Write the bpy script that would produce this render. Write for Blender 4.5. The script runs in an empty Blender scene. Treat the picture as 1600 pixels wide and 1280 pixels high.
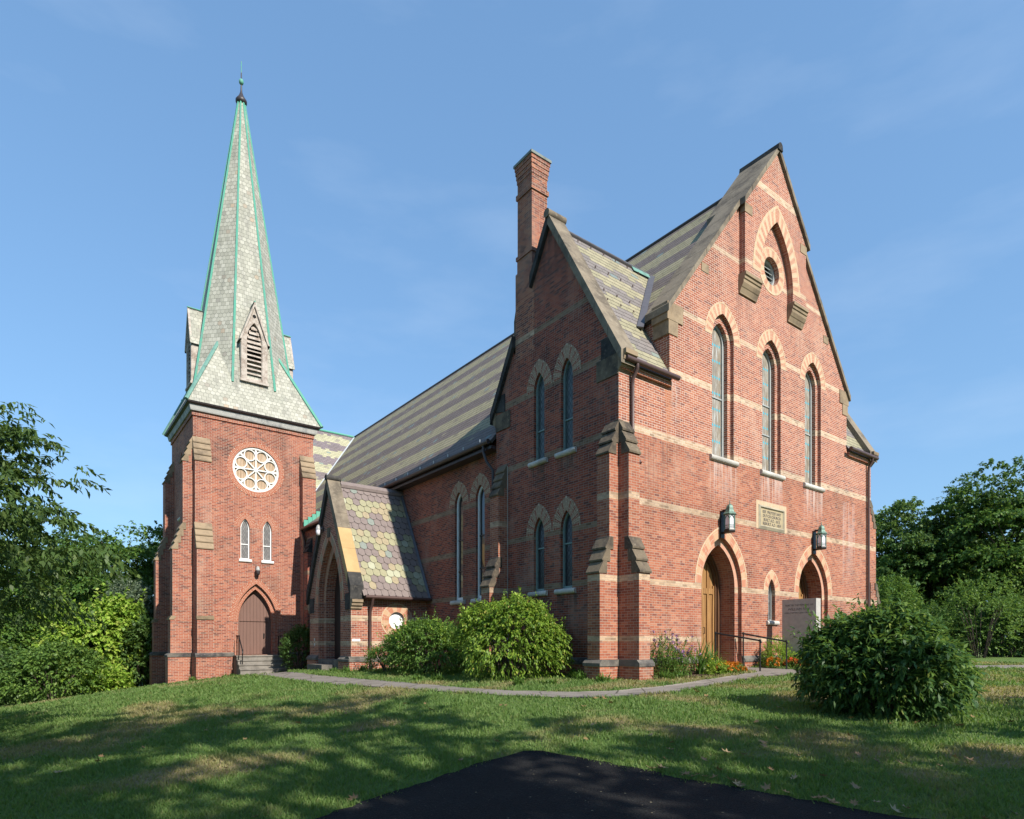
import bpy, bmesh, math, random
import numpy as np
from mathutils import Vector, Matrix, geometry
random.seed(7); RNG = np.random.default_rng(7)
R = math.radians
SC = bpy.context.scene
COL = SC.collection

# ------------------------------------------------------------------ camera
H_PX, F_PX = 1006.0, 979.0
TH = R(52.684)
FW = np.array([math.cos(TH), math.sin(TH), 0.0]); RT = np.array([math.sin(TH), -math.cos(TH), 0.0])
CAM = np.array([-12.2369, -11.4194, 0.93])
cd = bpy.data.cameras.new('camera'); cam = bpy.data.objects.new('camera', cd); COL.objects.link(cam)
cam.location = CAM; cam.rotation_euler = (R(90), 0, TH - R(90))
cd.sensor_width = 36; cd.lens = 36 * F_PX / 1600; cd.shift_y = (H_PX - 640) / 1600
cd.clip_start = 0.1; cd.clip_end = 4000
SC.camera = cam
# ------------------------------------------------------------------ world, sun, exposure
SUN = Vector((0.06, -1.0, 0.80)).normalized()
w = bpy.data.worlds.new('World'); SC.world = w; w.use_nodes = True
wt = w.node_tree; wt.nodes.clear()
wo = wt.nodes.new('ShaderNodeOutputWorld'); wb = wt.nodes.new('ShaderNodeBackground')
sk = wt.nodes.new('ShaderNodeTexSky'); sk.sky_type = 'NISHITA'; sk.sun_disc = False
sk.sun_elevation = math.asin(SUN.z); sk.sun_rotation = math.atan2(SUN.x, SUN.y)
sk.altitude = 50; sk.air_density = 1.3; sk.dust_density = 0.35; sk.ozone_density = 3.0
wb.inputs['Strength'].default_value = 0.115
# soften the sky's own falloff from horizon to zenith
gm = wt.nodes.new('ShaderNodeGamma'); gm.inputs[1].default_value = 0.50
tn = wt.nodes.new('ShaderNodeMix'); tn.data_type = 'RGBA'; tn.blend_type = 'MULTIPLY'; tn.inputs[0].default_value = 1.0; tn.inputs[7].default_value = (1.14, 1.71, 2.34, 1)
wt.links.new(sk.outputs[0], gm.inputs[0]); wt.links.new(gm.outputs[0], tn.inputs[6])
# thin high cloud wisps, laid out by direction in the sky
tc = wt.nodes.new('ShaderNodeTexCoord'); mp = wt.nodes.new('ShaderNodeMapping')
mp.inputs['Scale'].default_value = (1.2, 1.2, 4.0)
nz = wt.nodes.new('ShaderNodeTexNoise'); nz.inputs['Scale'].default_value = 2.1; nz.inputs['Detail'].default_value = 6; nz.inputs['Roughness'].default_value = 0.55
rp = wt.nodes.new('ShaderNodeValToRGB'); rp.color_ramp.elements[0].position = 0.50; rp.color_ramp.elements[1].position = 0.95
rp.color_ramp.elements[0].color = (0, 0, 0, 1); rp.color_ramp.elements[1].color = (0.22, 0.22, 0.22, 1)
mx = wt.nodes.new('ShaderNodeMix'); mx.data_type = 'RGBA'
mx.inputs[7].default_value = (5.6, 6.3, 7.2, 1)
wt.links.new(tc.outputs['Generated'], mp.inputs[0]); wt.links.new(mp.outputs[0], nz.inputs['Vector'])
wt.links.new(nz.outputs[0], rp.inputs[0]); wt.links.new(rp.outputs[0], mx.inputs[0])
wt.links.new(tn.outputs[2], mx.inputs[6]); wt.links.new(mx.outputs[2], wb.inputs[0]); wt.links.new(wb.outputs[0], wo.inputs[0])
sd = bpy.data.lights.new('sun', 'SUN'); sd.energy = 5.0; sd.angle = R(0.53); sd.color = (1.0, 0.93, 0.82)
so = bpy.data.objects.new('sun', sd); COL.objects.link(so); so.location = (0, -40, 60)
so.rotation_euler = SUN.to_track_quat('Z', 'Y').to_euler()
SC.view_settings.view_transform = 'Standard'; SC.view_settings.look = 'None'
SC.view_settings.exposure = 0.6; SC.view_settings.gamma = 1.0

# ------------------------------------------------------------------ node helpers
class NT:
    def __init__(s, name):
        s.m = bpy.data.materials.new(name); s.m.use_nodes = True
        s.t = s.m.node_tree; s.t.nodes.clear()
        s.out = s.t.nodes.new('ShaderNodeOutputMaterial')
    def n(s, typ, **kw):
        nd = s.t.nodes.new(typ)
        for k, v in kw.items(): setattr(nd, k, v)
        return nd
    def put(s, inp, v):
        if hasattr(v, 'links') or isinstance(v, bpy.types.NodeSocket): s.t.links.new(v, inp)
        elif isinstance(v, (tuple, list)) and len(v) == 3 and inp.type == 'RGBA': inp.default_value = (*v, 1)
        else: inp.default_value = v
    def math(s, op, a, b=None, c=None, clamp=False):
        nd = s.n('ShaderNodeMath', operation=op); nd.use_clamp = clamp
        s.put(nd.inputs[0], a)
        if b is not None: s.put(nd.inputs[1], b)
        if c is not None: s.put(nd.inputs[2], c)
        return nd.outputs[0]
    def mix(s, f, a, b, mode='MIX'):
        nd = s.n('ShaderNodeMix', data_type='RGBA', blend_type=mode)
        s.put(nd.inputs[0], f); s.put(nd.inputs[6], a); s.put(nd.inputs[7], b)
        return nd.outputs[2]
    def ramp(s, f, stops, interp='LINEAR'):
        nd = s.n('ShaderNodeValToRGB'); cr = nd.color_ramp; cr.interpolation = interp
        while len(cr.elements) < len(stops): cr.elements.new(0.5)
        for e, (p, c) in zip(cr.elements, stops):
            e.position = p; e.color = (*c, 1) if len(c) == 3 else c
        s.put(nd.inputs[0], f); return nd.outputs[0]
    def rampf(s, f, stops): return s.ramp(f, [(p, (v, v, v)) for p, v in stops])
    def sstep(s, x, a, b):
        nd = s.n('ShaderNodeMapRange', interpolation_type='SMOOTHSTEP')
        s.put(nd.inputs[0], x); nd.inputs[1].default_value = a; nd.inputs[2].default_value = b
        return nd.outputs[0]
    def coord(s, which='Object'): return s.n('ShaderNodeTexCoord').outputs[which]
    def sep(s, v):
        nd = s.n('ShaderNodeSeparateXYZ'); s.put(nd.inputs[0], v); return nd.outputs
    def comb(s, x, y, z=0.0):
        nd = s.n('ShaderNodeCombineXYZ'); s.put(nd.inputs[0], x); s.put(nd.inputs[1], y); s.put(nd.inputs[2], z); return nd.outputs[0]
    def noise(s, v, scale, detail=4, rough=0.55, stretch=None):
        if stretch:
            mpn = s.n('ShaderNodeMapping'); mpn.inputs['Scale'].default_value = stretch; s.put(mpn.inputs[0], v); v = mpn.outputs[0]
        nd = s.n('ShaderNodeTexNoise'); nd.inputs['Scale'].default_value = scale; nd.inputs['Detail'].default_value = detail
        nd.inputs['Roughness'].default_value = rough; s.put(nd.inputs['Vector'], v); return nd.outputs[0]
    def white(s, v):
        nd = s.n('ShaderNodeTexWhiteNoise', noise_dimensions='3D'); s.put(nd.inputs['Vector'], v); return nd.outputs
    def bsdf(s, col, rough=0.8, bump=None, bdist=0.01, bstr=0.6, metal=0.0, spec=0.3, **kw):
        b = s.n('ShaderNodeBsdfPrincipled'); s.put(b.inputs['Base Color'], col); s.put(b.inputs['Roughness'], rough)
        b.inputs['Metallic'].default_value = metal; b.inputs['Specular IOR Level'].default_value = spec
        for k, v in kw.items(): s.put(b.inputs[k], v)
        if bump is not None:
            bn = s.n('ShaderNodeBump'); bn.inputs['Strength'].default_value = bstr; bn.inputs['Distance'].default_value = bdist
            s.put(bn.inputs['Height'], bump); s.t.links.new(bn.outputs[0], b.inputs['Normal'])
        s.t.links.new(b.outputs[0], s.out.inputs[0]); return b

def brick_mat(name, bands=(), cols=None, mortar=(0.37, 0.29, 0.23), upper=None, dirt=0.55, bw=0.205, bh=0.068, cream=None, stains=()):
    s = NT(name)
    uv = s.sep(s.coord('UV')); ob = s.coord('Object'); oz = s.sep(ob)[2]
    y = s.math('DIVIDE', uv[1], bh); row = s.math('FLOOR', y)
    par = s.math('MODULO', row, 2.0)
    hdr = s.math('LESS_THAN', s.math('FLOORED_MODULO', row, 6.0), 0.5)           # header course every sixth row
    width = s.math('MULTIPLY_ADD', hdr, -bw * 0.5, bw)
    xx = s.math('ADD', s.math('DIVIDE', uv[0], width), s.math('MULTIPLY', par, 0.5))
    colm = s.math('FLOOR', xx); fx = s.math('FRACT', xx); fy = s.math('FRACT', y)
    dx = s.math('MULTIPLY', s.math('MINIMUM', fx, s.math('SUBTRACT', 1.0, fx)), width)
    dy = s.math('MULTIPLY', s.math('MINIMUM', fy, s.math('SUBTRACT', 1.0, fy)), bh)
    d = s.math('MINIMUM', dx, dy)
    jit = s.math('MULTIPLY', s.math('SUBTRACT', s.noise(ob, 60, 2), 0.5), 0.003)
    mask = s.sstep(s.math('ADD', d, jit), 0.0035, 0.0075)
    wn = s.white(s.comb(colm, row, 0.0))
    cols = cols or [(0.0, (0.17, 0.068, 0.056)), (0.06, (0.235, 0.082, 0.056)), (0.20, (0.305, 0.098, 0.059)), (0.6, (0.37, 0.125, 0.070)), (0.85, (0.41, 0.155, 0.09)), (1.0, (0.45, 0.195, 0.118))]
    c = s.ramp(wn[0], cols)
    c = s.mix(s.math('MULTIPLY', s.noise(ob, 35, 3), 0.35), c, (0.20, 0.06, 0.04))
    m2 = mortar
    if upper is not None:
        zsel = s.sstep(oz, upper[0] - 0.03, upper[0] + 0.03)
        m2 = s.mix(zsel, mortar, upper[1])
    if bands:
        bm = None
        for zc, hh in bands:
            q = s.math('COMPARE', oz, zc, hh)
            bm = q if bm is None else s.math('MAXIMUM', bm, q)
        cr_ = cream or 1.0; q_ = lambda r, g, b: (r * cr_ * (1.08 if cr_ < 1 else 1), g * cr_, b * cr_ * (.92 if cr_ < 1 else 1))  # reduced cream dims and warms the bands to imitate walls in shade
        cc = s.ramp(wn[0], [(0.0, q_(0.26, 0.18, 0.12)), (0.15, q_(0.39, 0.265, 0.17)), (0.6, q_(0.48, 0.335, 0.22)), (1.0, q_(0.53, 0.40, 0.28))])
        pit = s.math('MULTIPLY', s.sstep(s.noise(ob, 9, 5, 0.7), 0.50, 0.66), s.math('LESS_THAN', oz, 6.0))
        cc = s.mix(s.math('MULTIPLY', pit, 0.55), cc, (0.20, 0.15, 0.11))
        c = s.mix(bm, c, cc)
    # weathering: dark soot patches, streaks running down, pale bloom
    st = s.noise(ob, 0.55, 6, 0.65); st2 = s.noise(ob, 1.6, 5, 0.6, (1, 1, 0.16))
    c = s.mix(s.math('MULTIPLY', s.sstep(st, 0.46, 0.68), dirt), c, s.mix(1.0, c, (0.42, 0.40, 0.42), 'MULTIPLY'))
    c = s.mix(s.math('MULTIPLY', s.sstep(st2, 0.52, 0.75), dirt * 0.7), c, s.mix(1.0, c, (0.55, 0.50, 0.48), 'MULTIPLY'))
    c = s.mix(s.math('MULTIPLY', s.sstep(s.noise(ob, 0.9, 5, 0.6, (1, 1, 0.5)), 0.52, 0.75), 0.42), c, (0.45, 0.29, 0.215))
    ox, oy, _ = s.sep(ob)
    sn = s.sstep(s.noise(ob, 1.0, 5, 0.65, (7, 7, 0.35)), 0.42, 0.62)
    c = s.mix(mask, m2, c)
    for ax, cc_, hw, zt, ln, colr, am in stains:
        q = s.math('COMPARE', ox if ax == 'x' else oy, cc_, hw)
        q = s.math('MULTIPLY', q, s.math('MULTIPLY', s.sstep(oz, zt - ln, zt), s.math('LESS_THAN', oz, zt)))
        c = s.mix(s.math('MULTIPLY', s.math('MULTIPLY', q, sn), am), c, colr)
    hgt = s.math('ADD', mask, s.math('MULTIPLY', s.noise(ob, 90, 3), 0.35))
    s.bsdf(c, 0.88, hgt, 0.006, 0.5, spec=0.2)
    return s.m

def vouss_mat(name, a, b, pitch=0.075):
    s = NT(name); uv = s.sep(s.coord('UV')); ob = s.coord('Object')
    x = s.math('DIVIDE', uv[0], pitch); fx = s.math('FRACT', x)
    d = s.math('MULTIPLY', s.math('MINIMUM', fx, s.math('SUBTRACT', 1.0, fx)), pitch)
    y = s.math('FRACT', s.math('DIVIDE', s.math('ADD', uv[1], s.math('MULTIPLY', s.math('MODULO', s.math('FLOOR', x), 2.0), 0.1)), 0.21))
    dy = s.math('MULTIPLY', s.math('MINIMUM', y, s.math('SUBTRACT', 1.0, y)), 0.21)
    mk = s.sstep(s.math('MINIMUM', d, dy), 0.003, 0.007)
    c = s.mix(s.white(s.comb(s.math('FLOOR', x), 0.0, 3.0))[0], a, b)
    c = s.mix(s.math('MULTIPLY', s.sstep(s.noise(ob, 4, 5), 0.55, 0.75), 0.3), c, (0.16, 0.10, 0.07))
    c = s.mix(mk, (0.50, 0.42, 0.33), c)
    s.bsdf(c, 0.88, mk, 0.004, 0.4, spec=0.2); return s.m

def stone_mat(name, base, dark, light, scale=1.0, amt=0.6, rough=0.9):
    s = NT(name); ob = s.coord('Object')
    n1 = s.noise(ob, 1.3 * scale, 7, 0.65); n2 = s.noise(ob, 9 * scale, 5, 0.7); n3 = s.noise(ob, 60, 3)
    c = s.mix(s.sstep(n1, 0.40, 0.66), base, dark)
    c = s.mix(s.math('MULTIPLY', s.sstep(n2, 0.52, 0.72), amt), c, light)
    c = s.mix(s.math('MULTIPLY', n3, 0.25), c, dark)
    s.bsdf(c, rough, s.math('ADD', n2, s.math('MULTIPLY', n3, 0.4)), 0.012, 0.45, spec=0.2); return s.m

def slate_mat(name, v0, period, duty, purple, yellow, tw=0.26, th=0.19, rag=0.0):
    """courses of slates laid along the roof slope, in bands of two colours"""
    s = NT(name); uv = s.sep(s.coord('UV')); ob = s.coord('Object')
    y = s.math('DIVIDE', s.math('SUBTRACT', uv[1], v0), th); row = s.math('FLOOR', y); fy = s.math('FRACT', y)
    x = s.math('ADD', s.math('DIVIDE', uv[0], tw), s.math('MULTIPLY', s.math('FLOORED_MODULO', row, 2.0), 0.5))
    col = s.math('FLOOR', x); fx = s.math('FRACT', x)
    wn = s.white(s.comb(col, row, 1.0)); wc = s.sep(wn[1])
    rr = s.math('ADD', row, s.math('MULTIPLY', s.math('SUBTRACT', wn[0], 0.5), rag))
    ph = s.math('FRACT', s.math('DIVIDE', s.math('MULTIPLY', rr, th), period))
    isy = s.math('GREATER_THAN', ph, duty)
    odd = s.math('GREATER_THAN', wc[0], 0.965)
    isy = s.math('ABSOLUTE', s.math('SUBTRACT', isy, s.math('MULTIPLY', odd, 0.55)))
    c = s.mix(isy, purple, yellow)
    c = s.mix(s.math('MULTIPLY', wc[1], 0.45), c, s.mix(1.0, c, (0.62, 0.66, 0.62), 'MULTIPLY'))
    c = s.mix(s.math('MULTIPLY', s.math('GREATER_THAN', wc[2], 0.975), 0.7), c, (0.16, 0.22, 0.22))
    c = s.mix(s.math('MULTIPLY', s.sstep(s.noise(ob, 0.8, 6, 0.6), 0.5, 0.75), 0.35), c, (0.13, 0.11, 0.09))
    ed = s.math('MULTIPLY', s.math('MINIMUM', fx, s.math('SUBTRACT', 1.0, fx)), tw)
    gap = s.math('MINIMUM', s.sstep(ed, 0.002, 0.006), s.sstep(s.math('MULTIPLY', fy, th), 0.010, 0.030))
    c = s.mix(gap, (0.035, 0.032, 0.034), c)
    hgt = s.math('ADD', s.math('MULTIPLY', s.math('SUBTRACT', 1.0, fy), 1.0), s.math('MULTIPLY', wn[0], 0.5))
    s.bsdf(c, 0.78, s.math('MULTIPLY', hgt, gap), 0.022, 0.8, spec=0.15); return s.m

def spire_mat(name):
    s = NT(name); uv = s.sep(s.coord('UV')); ob = s.coord('Object')
    th, tw = 0.20, 0.20
    y = s.math('DIVIDE', uv[1], th); row = s.math('FLOOR', y); fy = s.math('FRACT', y)
    x = s.math('ADD', s.math('DIVIDE', uv[0], tw), s.math('MULTIPLY', s.math('FLOORED_MODULO', row, 2.0), 0.5))
    fx = s.math('FRACT', x)
    # scallops: alternating groups of rows have rounded tails
    grp = s.math('GREATER_THAN', s.math('FLOORED_MODULO', row, 9.0), 3.5)
    cx = s.math('SUBTRACT', fx, 0.5)
    arc = s.math('SUBTRACT', 0.5, s.math('SQRT', s.math('MAXIMUM', s.math('SUBTRACT', 0.25, s.math('MULTIPLY', cx, cx)), 0.0)))
    low = s.math('MULTIPLY', s.math('MULTIPLY', arc, grp), 0.95)
    above = s.math('GREATER_THAN', fy, low)
    rowi = s.math('SUBTRACT', row, s.math('SUBTRACT', 1.0, above))
    xi = s.math('ADD', s.math('DIVIDE', uv[0], tw), s.math('MULTIPLY', s.math('FLOORED_MODULO', rowi, 2.0), 0.5))
    wn = s.white(s.comb(s.math('FLOOR', xi), rowi, 2.0))
    c = s.ramp(wn[0], [(0, (0.285, 0.28, 0.235)), (0.5, (0.35, 0.345, 0.29)), (0.94, (0.41, 0.40, 0.345)), (0.965, (0.25, 0.24, 0.21)), (1, (0.38, 0.30, 0.22))])
    e1 = s.sstep(s.math('ABSOLUTE', s.math('SUBTRACT', fy, low)), 0.02, 0.10)
    fxi = s.math('FRACT', xi)
    e2 = s.sstep(s.math('MINIMUM', fxi, s.math('SUBTRACT', 1.0, fxi)), 0.01, 0.05)
    e = s.math('MINIMUM', e1, e2)
    c = s.mix(s.math('MULTIPLY_ADD', e, 0.75, 0.25), (0.10, 0.11, 0.09), c)
    c = s.mix(s.math('MULTIPLY', s.sstep(s.noise(ob, 0.7, 6, 0.65), 0.52, 0.75), 0.35), c, (0.16, 0.18, 0.15))
    c = s.mix(s.math('MULTIPLY', s.sstep(s.noise(ob, 1.0, 6, 0.65, (2.2, 2.2, .22)), 0.5, 0.72), 0.55), c, (0.15, 0.15, 0.135))
    s.bsdf(c, 0.75, s.math('ADD', s.math('SUBTRACT', 1.0, fy), e), 0.012, 0.6, spec=0.25); return s.m

def plain_mat(name, col, rough=0.6, var=0.15, metal=0.0, scale=6.0, spec=0.4, dark=None):
    s = NT(name); ob = s.coord('Object'); n = s.noise(ob, scale, 5, 0.6)
    dk = dark or tuple(v * 0.55 for v in col)
    c = s.mix(s.math('MULTIPLY', s.sstep(n, 0.45, 0.75), min(1, var * 3)), col, dk)
    s.bsdf(c, rough, n, 0.003, 0.2, metal=metal, spec=spec); return s.m

def glass_mat(name, a, b, lead, cell=0.11, rough=0.18, stripe=False):
    """leaded glass: diamonds between lead cames"""
    s = NT(name); uv = s.sep(s.coord('UV')); ob = s.coord('Object')
    p = s.math('DIVIDE', s.math('ADD', uv[0], s.math('MULTIPLY', uv[1], 0.6)), cell); q = s.math('DIVIDE', s.math('SUBTRACT', uv[0], s.math('MULTIPLY', uv[1], 0.6)), cell)
    fp = s.math('FRACT', p); fq = s.math('FRACT', q)
    d = s.math('MINIMUM', s.math('MINIMUM', fp, s.math('SUBTRACT', 1.0, fp)), s.math('MINIMUM', fq, s.math('SUBTRACT', 1.0, fq)))
    wn = s.white(s.comb(s.math('FLOOR', p), s.math('FLOOR', q), 0.0))
    c = s.mix(wn[0], a, b)
    c = s.mix(s.math('MULTIPLY', s.noise(ob, 5, 4), 0.5), c, lead)
    c = s.mix(s.sstep(d, 0.03, 0.09), lead, c)
    s.bsdf(c, rough, s.math('ADD', s.sstep(d, 0.0, 0.1), s.math('MULTIPLY', wn[0], 0.7)), 0.004, 0.35, spec=0.3); return s.m

def front_glass_mat(name):
    """weathered tan-grey lights with rows of small turquoise quarries"""
    s = NT(name); uv = s.sep(s.coord('UV')); ob = s.coord('Object')
    per = 0.50
    v = s.math('FRACT', s.math('DIVIDE', uv[1], per)); dv = s.math('MULTIPLY', s.math('ABSOLUTE', s.math('SUBTRACT', v, 0.5)), per / 0.055)
    u = s.math('FRACT', s.math('DIVIDE', uv[0], 0.115)); du = s.math('MULTIPLY', s.math('ABSOLUTE', s.math('SUBTRACT', u, 0.5)), 0.115 / 0.040)
    dia = s.math('LESS_THAN', s.math('ADD', dv, du), 1.0)
    n = s.noise(ob, 3.5, 5, 0.6, (3.5, 3.5, 0.7))
    c = s.ramp(n, [(0.3, (0.17, 0.145, 0.11)), (0.5, (0.29, 0.25, 0.20)), (0.62, (0.37, 0.36, 0.33)), (0.75, (0.5, 0.52, 0.52))])
    c = s.mix(s.math('LESS_THAN', s.math('ABSOLUTE', s.math('SUBTRACT', u, 0.02)), 0.05), c, (0.09, 0.085, 0.08))
    c = s.mix(dia, c, (0.06, 0.36, 0.46))
    s.bsdf(c, 0.25, n, 0.004, 0.3, spec=0.5); return s.m

def wood_mat(name, base, dark, light, scale=(30, 30, 1.2), rough=0.5, boards=None):
    s = NT(name); ob = s.coord('Object'); uv = s.sep(s.coord('UV'))
    n = s.noise(ob, 1.0, 6, 0.6, scale); n2 = s.noise(ob, 3.0, 3)
    c = s.ramp(n, [(0.3, dark), (0.5, base), (0.72, light)])
    c = s.mix(s.math('MULTIPLY', n2, 0.35), c, dark)
    hgt = n
    if boards:
        fb = s.math('FRACT', s.math('DIVIDE', uv[0], boards)); gp = s.sstep(s.math('MINIMUM', fb, s.math('SUBTRACT', 1.0, fb)), 0.02, 0.06)
        c = s.mix(gp, tuple(v * 0.35 for v in dark), c); hgt = s.math('ADD', gp, s.math('MULTIPLY', n, 0.3))
    s.bsdf(c, rough, hgt, 0.006, 0.5, spec=0.35); return s.m

def leaf_mat(name, stops, trans=0.35, rough=0.55, gloss=0.3):
    s = NT(name)
    g = s.n('ShaderNodeNewGeometry'); oi = s.n('ShaderNodeObjectInfo')
    c = s.ramp(g.outputs['Random Per Island'], stops)
    c = s.mix(0.22, c, s.ramp(oi.outputs['Random'], [(0, (0.035, 0.08, 0.018)), (0.5, (0.08, 0.135, 0.028)), (1, (0.13, 0.16, 0.04))]))
    b = s.n('ShaderNodeBsdfPrincipled'); s.put(b.inputs['Base Color'], c); b.inputs['Roughness'].default_value = rough; b.inputs['Specular IOR Level'].default_value = gloss
    tr = s.n('ShaderNodeBsdfTranslucent'); s.put(tr.inputs[0], s.mix(0.5, c, (0.16, 0.22, 0.02), 'ADD'))
    m = s.n('ShaderNodeMixShader'); m.inputs[0].default_value = trans
    s.t.links.new(b.outputs[0], m.inputs[1]); s.t.links.new(tr.outputs[0], m.inputs[2]); s.t.links.new(m.outputs[0], s.out.inputs[0])
    return s.m

M = {}
FB = [(2.64, .085), (4.81, .09), (6.75, .10), (8.67, .10), (10.53, .085), (15.75, .12), (1.06, .07), (13.02, .07)]
UPM = (6.66, (0.56, 0.48, 0.41))
ST = [('x', cx, .70, 6.5, 1.5, (0.50, 0.40, 0.36), .75) for cx in (4.65, 7.4, 10.15)] + [('x', 2.06, .16, 8.4, 2.6, (0.40, 0.17, 0.09), .8), ('x', 2.30, .12, 8.4, 1.6, (0.52, 0.46, 0.43), .7), ('x', 12.9, .5, 6.4, 4.5, (0.47, 0.36, 0.33), .5), ('x', 7.4, .9, 4.7, .9, (0.17, 0.09, 0.07), .6), ('x', 1.5, .5, 6.6, 2.4, (0.15, 0.08, 0.065), .6), ('x', 5.8, .45, 12.0, 1.3, (0.20, 0.11, 0.09), .7), ('x', 8.9, .45, 12.0, 1.3, (0.20, 0.11, 0.09), .7)]
M['brick'] = brick_mat('banded_brick', FB, upper=UPM, stains=ST)
DB = [(0.0, (0.085, 0.04, 0.036)), (0.15, (0.16, 0.046, 0.034)), (0.4, (0.25, 0.062, 0.038)), (0.8, (0.32, 0.082, 0.045)), (1.0, (0.36, 0.11, 0.06))]  # brick tones darkened to carry the shade of the left-facing walls
M['brick_plain'] = brick_mat('plain_brick', (), upper=UPM)
M['brick_side'] = brick_mat('shade_toned_brick', [(2.64, .085), (4.22, .085), (6.58, .09), (8.67, .10), (10.53, .085)], DB, mortar=(0.24, 0.20, 0.175), dirt=0.65, cream=0.46, stains=[('y', cy, .42, zt, .9, (0.05, 0.05, 0.04), .7) for cy in (3.27, 2.02) for zt in (6.4, 2.4)] + [('y', 2.75, 1.4, 13.2, 2.6, (0.045, 0.035, 0.03), .55)])  # mortar really not repointed; bricks and bands darkened to stand for shade
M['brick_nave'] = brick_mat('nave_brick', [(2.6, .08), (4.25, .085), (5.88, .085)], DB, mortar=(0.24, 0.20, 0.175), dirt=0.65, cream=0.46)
TB = [(0.0, (0.13, 0.055, 0.045)), (0.12, (0.22, 0.065, 0.045)), (0.3, (0.31, 0.092, 0.056)), (0.7, (0.37, 0.12, 0.07)), (1.0, (0.42, 0.165, 0.10))]
M['brick_tower'] = brick_mat('tower_brick', (), TB, mortar=(0.40, 0.33, 0.27), dirt=0.75)
M['brick_porch'] = brick_mat('porch_brick', [(1.88, .10), (0.95, .09)], TB, mortar=(0.44, 0.38, 0.32), dirt=0.35)
M['brick_chimney'] = brick_mat('chimney_brick', [(10.53, .085), (8.67, .1)], [(0, (0.11, 0.05, 0.045)), (0.35, (0.22, 0.07, 0.05)), (0.7, (0.34, 0.11, 0.06)), (1, (0.40, 0.16, 0.09))], dirt=0.75)
M['cream'] = vouss_mat('cream_voussoir', (0.48, 0.325, 0.205), (0.54, 0.39, 0.26))
M['redv'] = vouss_mat('red_voussoir', (0.39, 0.17, 0.105), (0.45, 0.22, 0.14))
M['tower_v'] = vouss_mat('tower_voussoir', (0.31, 0.098, 0.058), (0.36, 0.125, 0.073))
M['redshade'] = vouss_mat('shade_toned_red_voussoir', (0.20, 0.062, 0.04), (0.27, 0.09, 0.055))  # red voussoirs with the wall's shade put into their colour
M['cream_shade'] = vouss_mat('shade_toned_cream_voussoir', (0.25, 0.172, 0.118), (0.31, 0.222, 0.15))  # cream voussoirs toned down as shade, for walls turned from the sun
M['creamr'] = vouss_mat('cream_rubbed', (0.46, 0.29, 0.18), (0.50, 0.335, 0.215), 0.3)
M['redr'] = vouss_mat('red_rubbed', (0.40, 0.165, 0.10), (0.45, 0.21, 0.135), 0.3)
M['pinkr'] = vouss_mat('pink_rubbed_order', (0.47, 0.24, 0.165), (0.50, 0.27, 0.19), 0.3)
M['sand'] = stone_mat('brown_sandstone', (0.165, 0.130, 0.09), (0.06, 0.05, 0.042), (0.28, 0.235, 0.165))
M['sand_tower'] = stone_mat('tan_sandstone', (0.30, 0.225, 0.148), (0.16, 0.122, 0.085), (0.37, 0.29, 0.20))
M['coping'] = stone_mat('coping_stone', (0.235, 0.195, 0.145), (0.11, 0.092, 0.072), (0.34, 0.295, 0.225))
M['coping_black'] = stone_mat('blackened_stone', (0.06, 0.058, 0.055), (0.025, 0.025, 0.027), (0.17, 0.155, 0.13), amt=0.5)
M['coping_tan'] = stone_mat('new_tan_stone', (0.47, 0.325, 0.16), (0.40, 0.27, 0.13), (0.53, 0.385, 0.21), amt=0.3)
M['sill'] = stone_mat('grey_white_sill', (0.55, 0.53, 0.49), (0.35, 0.33, 0.30), (0.66, 0.64, 0.60), amt=0.5, rough=0.75)
M['plinth'] = stone_mat('plinth_bluestone', (0.16, 0.145, 0.125), (0.05, 0.048, 0.05), (0.28, 0.25, 0.21))
M['slate'] = slate_mat('striped_slate', 5.79, 1.90, 0.50, (0.165, 0.134, 0.122), (0.285, 0.255, 0.165), 0.30, 0.235)
M['slate_transept'] = slate_mat('banded_slate', 0.05, 1.14, 0.5, (0.205, 0.182, 0.175), (0.31, 0.28, 0.19), 0.34, 0.19, 0.9)
M['slate_back'] = slate_mat('pale_banded_slate', 0.2, 1.9, 0.5, (0.21, 0.175, 0.185), (0.42, 0.40, 0.27), 0.3, 0.19, 1.5)
M['spire'] = spire_mat('spire_slate')
M['scale_y'] = plain_mat('yellow_slate', (0.29, 0.275, 0.175), 0.7, 0.25, scale=9, dark=(0.22, 0.205, 0.13), spec=.2)
M['scale_t'] = plain_mat('tan_slate', (0.31, 0.26, 0.17), 0.7, 0.25, scale=9, dark=(0.22, 0.18, 0.125), spec=.2)
M['scale_w'] = plain_mat('pale_slate', (0.36, 0.36, 0.26), 0.7, 0.25, scale=9, dark=(0.26, 0.26, 0.18), spec=.2)
M['scale_p'] = plain_mat('purple_slate', (0.20, 0.163, 0.152), 0.7, 0.25, scale=9, dark=(0.15, 0.115, 0.115), spec=.2)
M['scale_g'] = plain_mat('grey_green_slate', (0.205, 0.23, 0.205), 0.7, 0.25, scale=9, dark=(0.15, 0.17, 0.155), spec=.2)
M['under'] = plain_mat('roof_underlay', (0.05, 0.045, 0.045), 0.9)
M['copper'] = plain_mat('verdigris', (0.085, 0.32, 0.235), 0.7, 0.33, scale=3.5, dark=(0.15, 0.26, 0.225))
M['copper_dull'] = plain_mat('dull_verdigris', (0.13, 0.27, 0.225), 0.6, 0.3, scale=5, dark=(0.085, 0.16, 0.14))
M['cap_metal'] = plain_mat('grey_green_cap', (0.16, 0.185, 0.165), 0.6, 0.3, scale=5, dark=(0.10, 0.11, 0.10))
M['lead'] = plain_mat('lead_flashing', (0.105, 0.10, 0.11), 0.5, 0.2, metal=0.3)
M['white_flash'] = plain_mat('pale_valley_metal', (0.55, 0.58, 0.60), 0.5, 0.2, metal=0.2)
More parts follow.
